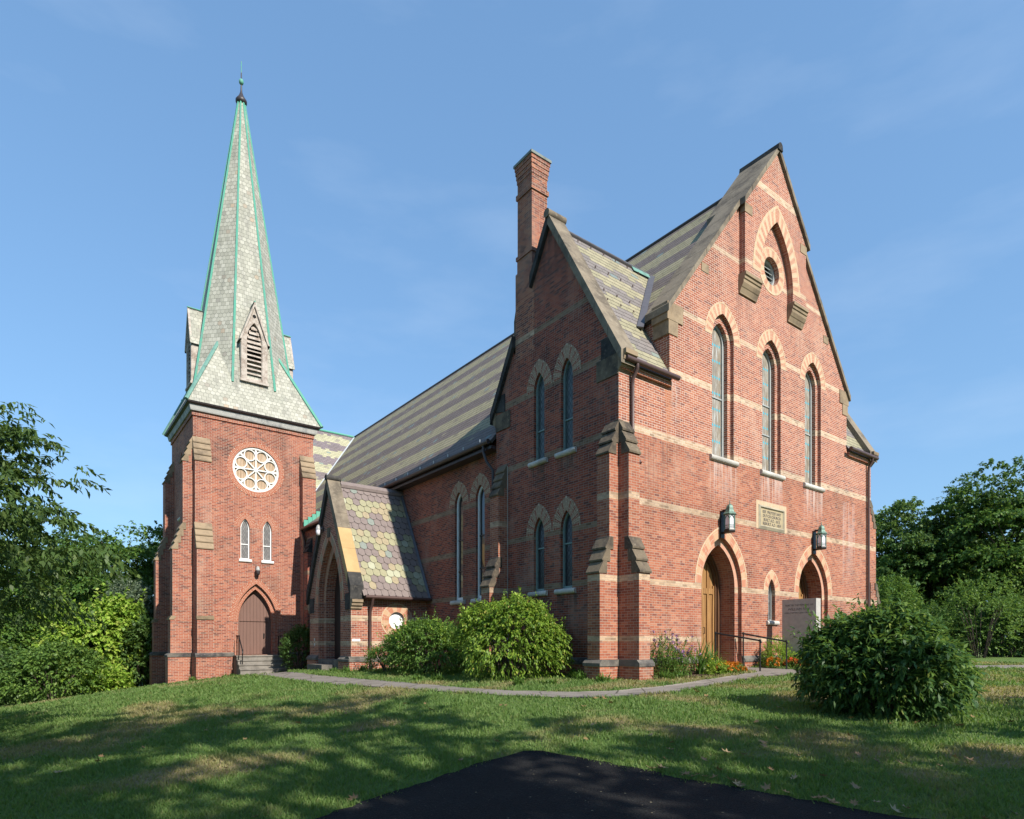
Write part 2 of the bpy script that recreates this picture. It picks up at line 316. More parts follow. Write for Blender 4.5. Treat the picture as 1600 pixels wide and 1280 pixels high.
M['gutter'] = plain_mat('brown_gutter', (0.085, 0.05, 0.045), 0.42, 0.15, metal=0.1)
M['gutter_dark'] = plain_mat('dark_gutter', (0.04, 0.032, 0.034), 0.45, 0.15)
M['whitep'] = plain_mat('white_paint', (0.74, 0.75, 0.74), 0.5, 0.1, scale=10, dark=(0.5, 0.5, 0.48))
M['greyp'] = plain_mat('grey_painted_frame', (0.34, 0.36, 0.36), 0.5, 0.15, scale=10)
M['greenp'] = plain_mat('green_grey_frame', (0.19, 0.27, 0.26), 0.55, 0.2, scale=10)
M['rosewhite'] = plain_mat('chalky_white_tracery', (0.66, 0.66, 0.63), 0.75, 0.12, scale=7, dark=(0.36, 0.33, 0.29))
M['peel'] = stone_mat('peeling_white_wood', (0.46, 0.41, 0.36), (0.25, 0.20, 0.165), (0.68, 0.66, 0.62), 2.2, 0.9)
M['cornice'] = stone_mat('peeling_grey_cornice', (0.40, 0.40, 0.38), (0.20, 0.205, 0.21), (0.66, 0.66, 0.62), 1.6, 0.75)
M['board'] = wood_mat('weathered_boards', (0.42, 0.295, 0.185), (0.25, 0.18, 0.125), (0.62, 0.56, 0.48), boards=0.13, rough=0.8)
M['oak'] = wood_mat('varnished_oak', (0.31, 0.165, 0.062), (0.15, 0.07, 0.028), (0.43, 0.255, 0.105), scale=(14, 14, .7))
M['oakdark'] = wood_mat('dark_oak', (0.13, 0.065, 0.035), (0.07, 0.035, 0.02), (0.18, 0.10, 0.05))
M['door'] = wood_mat('brown_door_paint', (0.165, 0.092, 0.072), (0.14, 0.078, 0.062), (0.185, 0.105, 0.083), boards=0.15, rough=0.6)
M['doordark'] = wood_mat('dark_brown_door_paint', (0.045, 0.022, 0.018), (0.032, 0.017, 0.015), (0.055, 0.028, 0.023), boards=0.16, rough=0.5)
M['glass_side'] = glass_mat('side_leaded_glass', (0.06, 0.085, 0.085), (0.115, 0.14, 0.135), (0.02, 0.025, 0.03), 0.13, 0.22)
M['glass_low'] = glass_mat('dark_leaded_glass', (0.03, 0.035, 0.04), (0.05, 0.055, 0.06), (0.012, 0.012, 0.015), 0.13, 0.14)
M['glass_tower'] = glass_mat('grey_leaded_glass', (0.15, 0.145, 0.145), (0.25, 0.24, 0.235), (0.09, 0.09, 0.09), 0.11, 0.3)
M['glass_front'] = front_glass_mat('turquoise_leaded_glass')
M['clear'] = plain_mat('dark_pane', (0.018, 0.02, 0.022), 0.04, 0.02, spec=0.9)
M['disc'] = plain_mat('white_pane', (0.80, 0.80, 0.80), 0.35, 0.04)
M['dark'] = plain_mat('dark_void', (0.008, 0.008, 0.008), 0.9)
M['iron'] = plain_mat('black_iron', (0.013, 0.012, 0.012), 0.4, 0.1)
M['lantern_green'] = plain_mat('weathered_copper', (0.11, 0.19, 0.155), 0.55, 0.25, metal=0.3, scale=14, dark=(0.05, 0.07, 0.06))
M['opal'] = plain_mat('opal_glass', (0.72, 0.69, 0.74), 0.25, 0.03)
M['lampgrey'] = plain_mat('grey_lamp_housing', (0.33, 0.33, 0.32), 0.4, 0.1)
M['steps'] = stone_mat('concrete_steps', (0.23, 0.21, 0.185), (0.15, 0.137, 0.12), (0.34, 0.325, 0.295), 2.2, 0.5)
M['granite'] = stone_mat('grey_granite', (0.42, 0.395, 0.37), (0.35, 0.33, 0.31), (0.49, 0.47, 0.44), 6, 0.5, 0.7)
M['engrave'] = plain_mat('engraved_letters', (0.13, 0.115, 0.11), 0.8)
M['plaque'] = stone_mat('tablet_stone', (0.40, 0.325, 0.205), (0.32, 0.26, 0.165), (0.47, 0.39, 0.26), 2, 0.4)
M['plaque_frame'] = stone_mat('tablet_frame_stone', (0.37, 0.325, 0.235), (0.24, 0.215, 0.17), (0.45, 0.40, 0.30))
M['bark'] = stone_mat('bark', (0.085, 0.065, 0.05), (0.035, 0.028, 0.024), (0.14, 0.12, 0.095), 3)
M['brass'] = plain_mat('door_brass', (0.34, 0.31, 0.24), 0.35, 0.1, metal=0.7)

# ------------------------------------------------------------------ mesh helpers
def tag(o, label=None, cat=None, group=None, kind=None):
    if label: o['label'] = label
    if cat: o['category'] = cat
    if group: o['group'] = group
    if kind: o['kind'] = kind
    return o
def empty(name, loc=(0, 0, 0), rz=0.0):
    o = bpy.data.objects.new(name, None); COL.objects.link(o); o.location = loc; o.rotation_euler = (0, 0, rz)
    o.empty_display_size = 0.2
    return o
def copy_tree(o, parent=None):
    c = o.copy(); COL.objects.link(c)
    if parent is not None: c.parent = parent
    for ch in list(o.children): copy_tree(ch, c)
    return c
V3 = lambda p: Vector((float(p[0]), float(p[1]), float(p[2])))
class MB:
    def __init__(s): s.v = []; s.f = []; s.fm = []; s.uv = []; s.mats = []
    def face(s, pts, mat, uv=None):
        if mat not in s.mats: s.mats.append(mat)
        b = len(s.v); s.v.extend([tuple(map(float, p)) for p in pts]); s.f.append(tuple(range(b, b + len(pts)))); s.fm.append(s.mats.index(mat)); s.uv.append(uv)
    def strip(s, A, B, mat, closed=False, uv=False):
        n = len(A); L = 0.0
        for i in range(n if closed else n - 1):
            j = (i + 1) % n
            if uv:
                l = (V3(A[j]) - V3(A[i])).length; d = (V3(B[i]) - V3(A[i])).length
                s.face([A[i], A[j], B[j], B[i]], mat, [(L, 0), (L + l, 0), (L + l, d), (L, d)]); L += l
            else: s.face([A[i], A[j], B[j], B[i]], mat)
    def box(s, a, b, mat):
        (x0, y0, z0), (x1, y1, z1) = a, b
        p = [(x0, y0, z0), (x1, y0, z0), (x1, y1, z0), (x0, y1, z0), (x0, y0, z1), (x1, y0, z1), (x1, y1, z1), (x0, y1, z1)]
        for q in ((0, 1, 5, 4), (1, 2, 6, 5), (2, 3, 7, 6), (3, 0, 4, 7), (4, 5, 6, 7), (3, 2, 1, 0)): s.face([p[i] for i in q], mat)
    def prism(s, prof, p3, u0, u1, mat, cap=True, cap0=True):
        """profile of 2-D points swept from u0 to u1; p3(a, b, u) gives the 3-D point"""
        A = [p3(a, b, u0) for a, b in prof]; B = [p3(a, b, u1) for a, b in prof]
        s.strip(A, B, mat, closed=True)
        if cap: s.face(B, mat)
        if cap and cap0: s.face(A, mat)
    def tube(s, pts, r, mat, n=8, caps=True):
        pts = [V3(p) for p in pts]; rings = []; rr = r if isinstance(r, (list, tuple)) else [r] * len(pts)
        up = None
        for i, p in enumerate(pts):
            d = (pts[min(i + 1, len(pts) - 1)] - pts[max(i - 1, 0)]).normalized()
            if up is None: up = Vector((0, 0, 1)) if abs(d.z) < .9 else Vector((1, 0, 0))
            a = d.cross(up).normalized(); b = a.cross(d).normalized(); up = b
            rings.append([p + (a * math.cos(2 * math.pi * k / n) + b * math.sin(2 * math.pi * k / n)) * rr[i] for k in range(n)])
        for A, B in zip(rings, rings[1:]): s.strip(A, B, mat, closed=True)
        if caps: s.face(rings[0][::-1], mat); s.face(rings[-1], mat)
    def lathe(s, c, prof, mat, n=16, axis='z', phase=0.0):
        rings = []
        for r, z in prof:
            rings.append([(c[0] + r * math.cos(2 * math.pi * (k + phase) / n), c[1] + r * math.sin(2 * math.pi * (k + phase) / n), c[2] + z) for k in range(n)])
        for A, B in zip(rings, rings[1:]): s.strip(A, B, mat, closed=True)
        s.face(rings[0][::-1], mat); s.face(rings[-1], mat)
    def build(s, name, parent=None, smooth=None, label=None, loc=None):
        me = bpy.data.meshes.new(name); me.from_pydata(s.v, [], s.f)
        for m in s.mats: me.materials.append(M[m] if isinstance(m, str) else m)
        me.polygons.foreach_set('material_index', s.fm)
        ul = me.uv_layers.new(name='UVMap'); k = 0
        for fi, f in enumerate(s.f):
            if s.uv[fi] is not None:
                for q in s.uv[fi]: ul.data[k].uv = q; k += 1
                continue
            n = me.polygons[fi].normal
            if abs(n.z) > 0.97: t = Vector((1, 0, 0)); b = Vector((0, 1, 0))
            else:
                t = Vector((0, 0, 1)).cross(n).normalized(); b = n.cross(t)
                if b.z < 0: b = -b
            for vi in f: p = Vector(s.v[vi]); ul.data[k].uv = (p.dot(t), p.dot(b)); k += 1
        if smooth:
            bm = bmesh.new(); bm.from_mesh(me); bmesh.ops.remove_doubles(bm, verts=bm.verts, dist=1e-4)
            bmesh.ops.recalc_face_normals(bm, faces=bm.faces); bm.to_mesh(me); bm.free()
            me.shade_smooth(); me.set_sharp_from_angle(angle=R(smooth))
        me.update()
        o = bpy.data.objects.new(name, me); COL.objects.link(o)
        if parent is not None: o.parent = parent
        if label: o['label'] = label
        return o
def pieces(name, parent, fns):
    """several like parts, each built as an object of its own"""
    for fn in fns:
        mb = MB(); fn(mb); mb.build(name, parent)
def mapper(o, U, N):
    o = np.array(o, float); U = np.array(U, float); N = np.array(N, float)
    return lambda u, z, d=0.0: tuple(o + U * u + N * d + np.array([0, 0, z]))
MF = mapper((0, 0, 0), (1, 0, 0), (0, 1, 0))        # facade facing -Y: u = X
ML = mapper((0, 0, 0), (0, 1, 0), (1, 0, 0))        # side facing -X: u = Y
def cdt_fill(mb, mp, outline, holes, mat, d=0.0):
    vs = []; es = []
    for loop in [outline] + holes:
        b = len(vs); vs += [Vector(p) for p in loop]; es += [(b + i, b + (i + 1) % len(loop)) for i in range(len(loop))]
    ov, oe, of, *_ = geometry.delaunay_2d_cdt(vs, es, [], 0, 1e-6)
    def inside(x, y, L):
        c = False; j = len(L) - 1
        for i in range(len(L)):
            (xi, yi), (xj, yj) = L[i], L[j]
            if (yi > y) != (yj > y) and x < (xj - xi) * (y - yi) / (yj - yi) + xi: c = not c
            j = i
        return c
    for f in of:
        x = sum(ov[i].x for i in f) / len(f); y = sum(ov[i].y for i in f) / len(f)
        if inside(x, y, outline) and not any(inside(x, y, h) for h in holes): mb.face([mp(ov[i].x, ov[i].y, d) for i in f], mat)
def arch_R(w, h): return (w * w + h * h) / (2 * w)
def arch_side(cx, w, zsp, h, off=0.0, n=9):
    """right-hand flank of a pointed arch from springing to apex, offset outward by off"""
    Rr = arch_R(w, h); c = w - Rr; r2 = Rr + off
    a1 = math.acos(max(-1, min(1, -c / r2)))
    return [(cx + c + r2 * math.cos(a1 * k / n), zsp + r2 * math.sin(a1 * k / n)) for k in range(n + 1)]
def arch_loop(cx, w, z0, zsp, za, off=0.0, n=9, foot=True):
    rs = arch_side(cx, w, zsp, za - zsp, off, n); rs[-1] = (cx, rs[-1][1])
    ls = [(2 * cx - x, z) for x, z in rs]
    L = ([(cx - w - off, z0)] if foot else []) + ls + rs[::-1][1:] + ([(cx + w + off, z0)] if foot else [])
    return L
def circ(cx, cz, r, n=32): return [(cx + r * math.cos(2 * math.pi * k / n), cz + r * math.sin(2 * math.pi * k / n)) for k in range(n)]
def ring_blocks(mb, mp, cx, w, zsp, za, t, mats, groups, hood=0.05, proud=0.006, n=24, hoodmat='cream'):
    """arch ring: blocks of voussoirs in alternating colours, with a thin hood course outside"""
    for sgn in (1, -1):
        I = arch_side(cx, w, zsp, za - zsp, 0.0, n); O = arch_side(cx, w, zsp, za - zsp, t, n); Q = arch_side(cx, w, zsp, za - zsp, t + hood, n)
        I[-1] = (cx, I[-1][1]); O[-1] = (cx, O[-1][1]); Q[-1] = (cx, Q[-1][1])
        if sgn < 0: I, O, Q = [[(2 * cx - x, z) for x, z in L] for L in (I, O, Q)]
        L = 0.0
        for i in range(n):
            g = mats[int(i * groups / n) % len(mats)]
            l = math.hypot(O[i + 1][0] - O[i][0], O[i + 1][1] - O[i][1])
            mb.face([mp(*I[i], -proud), mp(*I[i + 1], -proud), mp(*O[i + 1], -proud), mp(*O[i], -proud)], g, [(L, 0), (L + l, 0), (L + l, t), (L, t)])
            if hood: mb.face([mp(*O[i], -proud - .004), mp(*O[i + 1], -proud - .004), mp(*Q[i + 1], -proud - .004), mp(*Q[i], -proud - .004)], hoodmat, [(L * .35, 0), ((L + l) * .35, 0), ((L + l) * .35, hood), (L * .35, hood)])
            if hood: mb.face([mp(*Q[i], -proud - .004), mp(*Q[i + 1], -proud - .004), mp(*Q[i + 1], 0), mp(*Q[i], 0)], hoodmat, [(L, 0), (L + l, 0), (L + l, .01), (L, .01)])
            mb.face([mp(*I[i], -proud), mp(*I[i + 1], -proud), mp(*I[i + 1], 0.0), mp(*I[i], 0.0)], g, [(L, 0), (L + l, 0), (L + l, .01), (L, .01)])
            L += l
def ring_round(mb, mp, cx, cz, r, t, mats, per, hood=0.05, proud=0.006, n=64, d=0.0, hoodmat='cream'):
    for i in range(n):
        a0, a1 = 2 * math.pi * i / n, 2 * math.pi * (i + 1) / n
        P = lambda q, a, dd: mp(cx + q * math.cos(a), cz + q * math.sin(a), d - dd)
        g = mats[int(i / per) % len(mats)]; l0, l1 = a0 * (r + t), a1 * (r + t)
        mb.face([P(r, a0, proud), P(r, a1, proud), P(r + t, a1, proud), P(r + t, a0, proud)], g, [(l0, 0), (l1, 0), (l1, t), (l0, t)])
        if hood:
            mb.face([P(r + t, a0, proud + .004), P(r + t, a1, proud + .004), P(r + t + hood, a1, proud + .004), P(r + t + hood, a0, proud + .004)], hoodmat, [(l0 * .35, 0), (l1 * .35, 0), (l1 * .35, hood), (l0 * .35, hood)])
            mb.face([P(r + t + hood, a0, proud + .004), P(r + t + hood, a1, proud + .004), P(r + t + hood, a1, 0), P(r + t + hood, a0, 0)], hoodmat, [(l0, 0), (l1, 0), (l1, .01), (l0, .01)])
def frame_glass(wp, mp, loop_fn, d, fw, fmat, gmat, depth=0.05, bars=(), name='frame', extra=None):
    """frame following an arch loop and a pane set a little behind it"""
    o = loop_fn(0.0); i = loop_fn(-fw)
    mb = MB(); m_ = lambda L, dd: [mp(u, z, dd) for u, z in L]
    mb.strip(m_(o, d - depth), m_(i, d - depth), fmat, closed=True); mb.strip(m_(i, d - depth), m_(i, d + .02), fmat, closed=True)
    mb.strip(m_(o, d - depth), m_(o, d + .02), fmat, closed=True)
    us = [p[0] for p in i]; u0, u1 = min(us), max(us)
    for z in bars:
        a, b = mp(u0, z - .02, d - .03), mp(u1, z + .02, d + .01)
        mb.box(tuple(min(x, y) for x, y in zip(a, b)), tuple(max(x, y) for x, y in zip(a, b)), fmat)
    mb.build(name, wp)
    gb = MB(); cdt_fill(gb, mp, i, [], gmat, d); gb.build('glass', wp)
def sill(wp, mp, u0, u1, z, r=0.085, out=0.10, mat='sill', inner=0.25):
    """bull-nosed stone sill"""
    mb = MB(); prof = [(inner, .03), (-out + r, .0)] + [(-out + r - r * math.sin(a), -r + r * math.cos(a)) for a in [math.pi * k / 8 for k in range(1, 9)]] + [(inner, -2 * r)]
    mb.prism(prof, lambda a, b, u: mp(u, z + b, a), u0, u1, mat); return mb.build('sill', wp)
def opening(wall, wallmat, mp, cx, w, z0, zsp, za, d1, w2=None, za2=None, d2=0.3, n=9, reveal=None, second=None):
    """cuts one or two recessed orders into a wall mesh; returns (hole loop, innermost loop, depth)"""
    o = arch_loop(cx, w, z0, zsp, za, n=n); m_ = lambda L, d: [mp(u, z, d) for u, z in L]
    rv = reveal or wallmat
    if w2 is None:
        wall.strip(m_(o, 0), m_(o, d2), rv, closed=True, uv=False); return o
    i = arch_loop(cx, w2, z0, zsp, za2, n=n)
    wall.strip(m_(o, 0), m_(o, d1), rv, closed=True)
    wall.strip(m_(o, d1)[1:-1], m_(i, d1)[1:-1], second or wallmat, uv=bool(second))
    for k in (0, -2):
        wall.face([m_(o, d1)[k], m_(o, d1)[k + 1], m_(i, d1)[k + 1], m_(i, d1)[k]], wallmat)
    wall.strip(m_(i, d1), m_(i, d2), rv, closed=True)
    return o
def weathering(mb, p3, z0, z1, p_lo, p_hi, u0, u1, mat, n=3, ov=0.04):
    """sloping stone set-off in n overlapping courses, from projection p_lo at z0 up to p_hi at z1"""
    for k in range(n):
        a0 = z0 + (z1 - z0) * k / n; a1 = z0 + (z1 - z0) * (k + 1) / n
        q0 = p_lo + (p_hi - p_lo) * k / n; q1 = p_lo + (p_hi - p_lo) * (k + 1) / n
        pr = [(q1 - .13, a0), (q0 + ov, a0), (q0 + ov + .008, a0 + .045), (q1 + .0, a1 + .001), (q1 - .13, a1 + .001)]
        mb.prism(pr, p3, u0 - ov * .5 - .002 * k, u1 + ov * .5 + .002 * k, mat)
def buttress(parent, p3, u0, u1, zb, mats, plinth, stages, name='buttress'):
    """stages: list of (z_bottom_of_weathering, z_top, proj_below, proj_above)"""
    br, st, pl = mats
    o_mb = MB(); z = zb
    pz, pp = plinth
    o_mb.prism([(-.3, zb), (pp, zb), (pp, pz - .17), (-.3, pz - .17)], p3, u0 - .06, u1 + .06, br)
    z = pz
    for k, (w0, w1, a, b) in enumerate(stages):
        o_mb.prism([(-.3, z - .02), (a, z - .02), (a, w0 + .02), (a - .03, w0 + .03), (b - .06, w1), (-.3, w1)], p3, u0 + .001 * k, u1 - .001 * k, br); z = w1
    o = o_mb.build(name, parent)
    s = MB()
    s.prism([(-.3, pz - .17), (pp + .03, pz - .17), (pp + .03, pz - .09), (stages[0][2] + .003, pz), (-.3, pz)], p3, u0 - .09, u1 + .09, pl)
    s.build('plinth_course', o)
    for w0, w1, a, b in stages:
        s = MB(); weathering(s, p3, w0, w1, a, b, u0, u1, st, 4 if w1 - w0 > 1.05 else 3); s.build('weathering', o)
    return o

church = tag(empty('church', (0, 0, 0)), 'red brick Gothic church with banded slate roofs, pale slate spire and side porch', 'church')
W_, XC = 14.8, 7.4
Zg = lambda x: 17.25 - 1.27 * abs(x - XC)           # brick of the main gable
Zr = lambda x: 16.85 - 1.205 * abs(x - XC)          # main roof slates
Zt = lambda y: 13.40 - 1.745 * abs(y - 2.75)        # brick of the side gable

# ------------------------------------------------------------------ front block
wall = MB(); holes = []
wins = []
for cx in (4.65, 7.4, 10.15):
    holes.append(opening(wall, 'brick', MF, cx, .57, 6.6, 10.3, 11.1, .12, .40, 10.86, .32))
for cx in (4.6, 10.2):
    holes.append(opening(wall, 'brick', MF, cx, 1.05, .28, 2.73, 4.23, .13, .86, 3.99, .85, n=12, reveal='brick_plain', second='pinkr'))
holes.append(opening(wall, 'brick', MF, 7.4, .215, 1.66, 2.62, 3.1, 0, None, None, .2))
rc = circ(XC, 13.4, .46); holes.append(rc)
wall.strip([MF(u, z, 0) for u, z in rc], [MF(u, z, .2) for u, z in rc], 'brick', closed=True)
outl = [(0, -.6), (W_, -.6), (W_, 8.5), (12.72, 8.5), (12.72, Zg(12.72)), (XC, Zg(XC)), (2.08, Zg(2.08)), (2.08, 8.5), (0, 8.5)]
cdt_fill(wall, MF, outl, holes, 'brick')
# flanks of the central bay above the side roofs
for x in (2.08, 12.72): wall.face([(x, 0, 8.4), (x, .9, 8.4), (x, .9, Zg(2.08)), (x, 0, Zg(2.08))], 'brick')
# left (side gable) wall
lh = []
sidew = [(3.27, 6.5, 8.68, 9.21), (2.02, 6.5, 8.68, 9.21), (3.28, 2.5, 4.28, 4.8), (2.04, 2.5, 4.28, 4.8)]
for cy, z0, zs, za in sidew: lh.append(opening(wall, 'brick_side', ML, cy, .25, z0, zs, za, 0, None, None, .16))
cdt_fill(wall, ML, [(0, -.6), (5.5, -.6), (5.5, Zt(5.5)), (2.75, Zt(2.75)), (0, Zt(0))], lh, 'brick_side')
# right and rear walls (seen only from the side)
wall.face([(W_, 0, -.6), (W_, 5.5, -.6), (W_, 5.5, Zt(5.5)), (W_, 2.75, Zt(2.75)), (W_, 0, Zt(0))], 'brick')
wall.face([(0, 5.5, -.6), (.2, 5.5, -.6), (.2, 5.5, 8.6), (0, 5.5, 8.6)], 'brick'); wall.face([(W_, 5.5, -.6), (W_ - .2, 5.5, -.6), (W_ - .2, 5.5, 8.6), (W_, 5.5, 8.6)], 'brick')
wall.build('gable_wall', church)
# plinth course of front block
fp3 = lambda a, b, u: (u, -a, b); lp3 = lambda a, b, u: (-a, u, b)
def plinth_run(p3, u0, u1, zb, z0, z1, pr, brickm, mat='plinth'):
    mb = MB(); mb.prism([(-.3, zb), (pr, zb), (pr, z0), (-.3, z0)], p3, u0, u1, brickm)
    mb.prism([(-.3, z0), (pr + .03, z0), (pr + .03, z0 + .09), (0.004, z1), (-.3, z1)], p3, u0, u1, mat); mb.build('plinth', church)
for a, b in ((.45, 3.54), (5.66, 9.14), (11.26, 14.8)): plinth_run(fp3, a, b, -.6, .36, .54, .05, 'brick')
plinth_run(lp3, .47, 4.88, -.7, .36, .54, .05, 'brick')

# front lancets
for cx in (4.65, 7.4, 10.15):
    wp = empty('lancet_window', (0, 0, 0)); wp.parent = church
    frame_glass(wp, MF, lambda off, cx=cx: arch_loop(cx, .40 , 6.66 - off, 10.3, 10.86, off), .30, .075, 'greyp', 'glass_front', bars=(9.0, 8.0) if cx == 7.4 else (8.6,))
    sill(wp, MF, cx - .70, cx + .72, 6.66, inner=.32)
    rb = MB(); ring_blocks(rb, MF, cx, .57, 10.3, 11.1, .30, ['cream', 'redv'], 12); rb.build('arch_surround', wp)
# slit between the doors
wp = empty('slit_window'); wp.parent = church
frame_glass(wp, MF, lambda off: arch_loop(7.4, .215, 1.70 - off, 2.62, 3.1, off, n=7), .18, .04, 'greyp', 'glass_tower')
sill(wp, MF, 7.06, 7.76, 1.70, r=.075, out=.09, inner=.2)
rb = MB(); ring_blocks(rb, MF, 7.4, .215, 2.70, 3.1, .24, ['creamr', 'redr'], 5, hood=.04, n=20); rb.build('arch_surround', wp)
# side windows
for k, (cy, z0, zs, za) in enumerate(sidew):
    wp = empty('lancet_window'); wp.parent = church
    frame_glass(wp, ML, lambda off, cy=cy, z0=z0, zs=zs, za=za: arch_loop(cy, .25, z0 + .05 - off, zs, za, off), .14, .06, 'greenp', 'glass_side' if k < 2 else 'glass_low', bars=(z0 + (.95 if k < 2 else 1.35),))
    sill(wp, ML, cy - .42, cy + .44, z0 + .03, r=.08, out=.10, inner=.16)
    rb = MB(); ring_blocks(rb, ML, cy, .25, zs, za, .30, ['redshade', 'cream_shade', 'cream_shade'], 12, hood=.05, hoodmat='cream_shade'); rb.build('arch_surround', wp)
# great doors, deep in their porch arches
for cx in (4.6, 10.2):
    dp = empty('entrance_door'); dp.parent = church
    mb = MB(); lo = lambda off, n=12: arch_loop(cx, .86, .30, 2.73, 3.99, off, n=n)
    m_ = lambda L, d: [MF(u, z, d) for u, z in L]
    fr = lo(0); f2 = lo(-.11); f3 = lo(-.17)
    mb.strip(m_(fr, .66), m_(f2, .66), 'oakdark', closed=True); mb.strip(m_(f2, .66), m_(f2, .72), 'oakdark', closed=True)
    mb.strip(m_(f2, .72), m_(f3, .72), 'oakdark', closed=True); mb.strip(m_(f3, .72), m_(f3, .80), 'oakdark', closed=True)
    mb.build('door_frame', dp)
    mb = MB(); cdt_fill(mb, MF, f3, [], 'oak', .80); mb.build('door_leaf', dp)
    mb = MB()                                       # stiles, muntins, rails and the split between the leaves
    for u in (-.67, -.36, -.055, .055, .36, .67):
        hh = 2.70 + (1.12 if abs(u) < .1 else .72 if abs(u) < .4 else .10)
        wdt = .055 if abs(u) > .06 else .045
        mb.box((cx + u - wdt, .762, .30), (cx + u + wdt, .80, hh), 'oak')
    for z, h in ((.42, .12), (2.62, .09)):
        mb.box((cx - .69, .767, z - h), (cx + .69, .80, z + h), 'oak')
    mb.build('panelling', dp)
    mb = MB(); mb.tube([MF(cx + .10, 1.25, .76), MF(cx + .10, 1.25, .70), MF(cx + .10, 1.45, .70), MF(cx + .10, 1.45, .76)], .012, 'iron', 8); mb.build('handle', dp, smooth=40)
    rb = MB(); ring_blocks(rb, MF, cx, 1.05, 2.73, 4.23, .26, ['redr', 'creamr'], 9, hood=.05, n=27); rb.build('arch_surround', dp)
    mb = MB(); mb.box((cx - 1.05, -.02, -.1), (cx + 1.05, .80, .285), 'steps'); mb.build('threshold', dp)
# gable: raised centre piece carried on corbels, with its great arch
cp = MB(); PJ = -.20
ai = arch_loop(XC, 1.0, 12.62, 12.9, 14.95, n=14)
outl = [(5.53, 12.62)] + ai + [(9.27, 12.62), (9.27, Zg(9.27)), (XC, Zg(XC)), (5.53, Zg(5.53))]
cdt_fill(cp, MF, outl, [], 'brick', PJ)
oo = [MF(u, z, PJ) for u, z in outl]; o2 = [MF(u, z, .0) for u, z in outl]
cp.strip(oo, o2, 'brick', closed=True); cp.build('raised_gable', church)
rb = MB(); mpj = lambda u, z, d=0: MF(u, z, PJ + d)
ring_blocks(rb, mpj, XC, 1.0, 12.9, 14.95, .36, ['cream', 'redv'], 18, hood=.09, n=36); rb.build('arch_surround', church)
wp = empty('round_louvre_window'); wp.parent = church
rb = MB(); ring_round(rb, MF, XC, 13.4, .46, .24, ['cream', 'redv'], 3, hood=.07, n=72); rb.build('ring_surround', wp)
mb = MB(); a = [MF(u, z, .16) for u, z in circ(XC, 13.4, .46)]; b = [MF(u, z, .16) for u, z in circ(XC, 13.4, .39)]; c = [MF(u, z, .3) for u, z in circ(XC, 13.4, .39)]
mb.strip(a, b, 'greyp', closed=True); mb.strip(b, c, 'greyp', closed=True); mb.build('frame', wp)
mb = MB(); cdt_fill(mb, MF, circ(XC, 13.4, .40), [], 'dark', .32); mb.build('backing', wp)
mb = MB()
for k in range(5):
    z = 13.4 - .28 + k * .14; hw = math.sqrt(max(.0, .39 ** 2 - (z - 13.4) ** 2))
    mb.face([MF(XC - hw, z - .045, .19), MF(XC + hw, z - .045, .19), MF(XC + hw, z + .055, .29), MF(XC - hw, z + .055, .29)], 'greyp')
    mb.face([MF(XC - hw, z - .065, .20), MF(XC + hw, z - .065, .20), MF(XC + hw, z - .045, .19), MF(XC - hw, z - .045, .19)], 'greyp')
mb.build('louvre', wp)
for u0, u1 in ((5.47, 6.43), (8.37, 9.33)):         # corbels
    mb = MB(); pr = [(0, 12.62), (.27, 12.62), (.27, 12.52), (.23, 12.50), (.22, 12.42), (.19, 12.40), (.185, 12.31), (.14, 12.22), (.13, 12.20), (.11, 12.18), (.06, 12.06), (.05, 12.02), (0, 12.02)]
    mb.prism(pr, fp3, u0, u1, 'sand_tower'); mb.build('corbel', church)
# kneeler stones
for sx in (1, -1):
    X = lambda x: XC + sx * (x - XC)
    for a, b in (((1.96, -.03, 10.12), (2.66, .55, 10.62)), ((2.02, -.022, 9.72), (2.44, .55, 10.12)), ((5.50, PJ - .015, 14.52), (5.92, -.05, Zg(5.5) - .02)), ((3.55, -.018, 12.05), (3.9, .3, Zg(3.55) - .05))):
        xs = sorted((X(a[0]), X(b[0]))); pieces('kneeler_stone', church, [lambda mb: mb.box((xs[0], a[1], a[2]), (xs[1], b[1], b[2]), 'sand_tower')])
for pr, m in (([(.012, 8.05), (.80, 8.05), (.80, 8.60), (.012, 8.60)], 'sand'), ([(.012, 8.605), (.62, 8.605), (.62, 9.15), (.33, 9.15)], 'coping_black'), ([(4.72, 7.95), (5.49, 7.95), (5.49, 8.5), (4.72, 8.5)], 'sand'), ([(5.0, 8.505), (5.49, 8.605), (5.17, 9.1), (5.0, 9.1)], 'coping_black')):
    pieces('kneeler_stone', church, [lambda mb: mb.prism(pr, lambda a, b, u: (u, a, b), -.03, .3, m)])
# moulded stone brackets under the side gable feet
for y0, sy in ((0.0, -1), (5.5, 1)):
    mb = MB(); pr = [(0, 8.62), (.30, 8.62), (.30, 8.50), (.24, 8.47), (.22, 8.36), (.15, 8.32), (.13, 8.22), (.06, 8.18), (0, 8.1)]
    mb.prism(pr, lambda a, b, u: (u, y0 + sy * a, b), -.04, .42, 'sand_tower'); mb.build('gable_bracket', church)
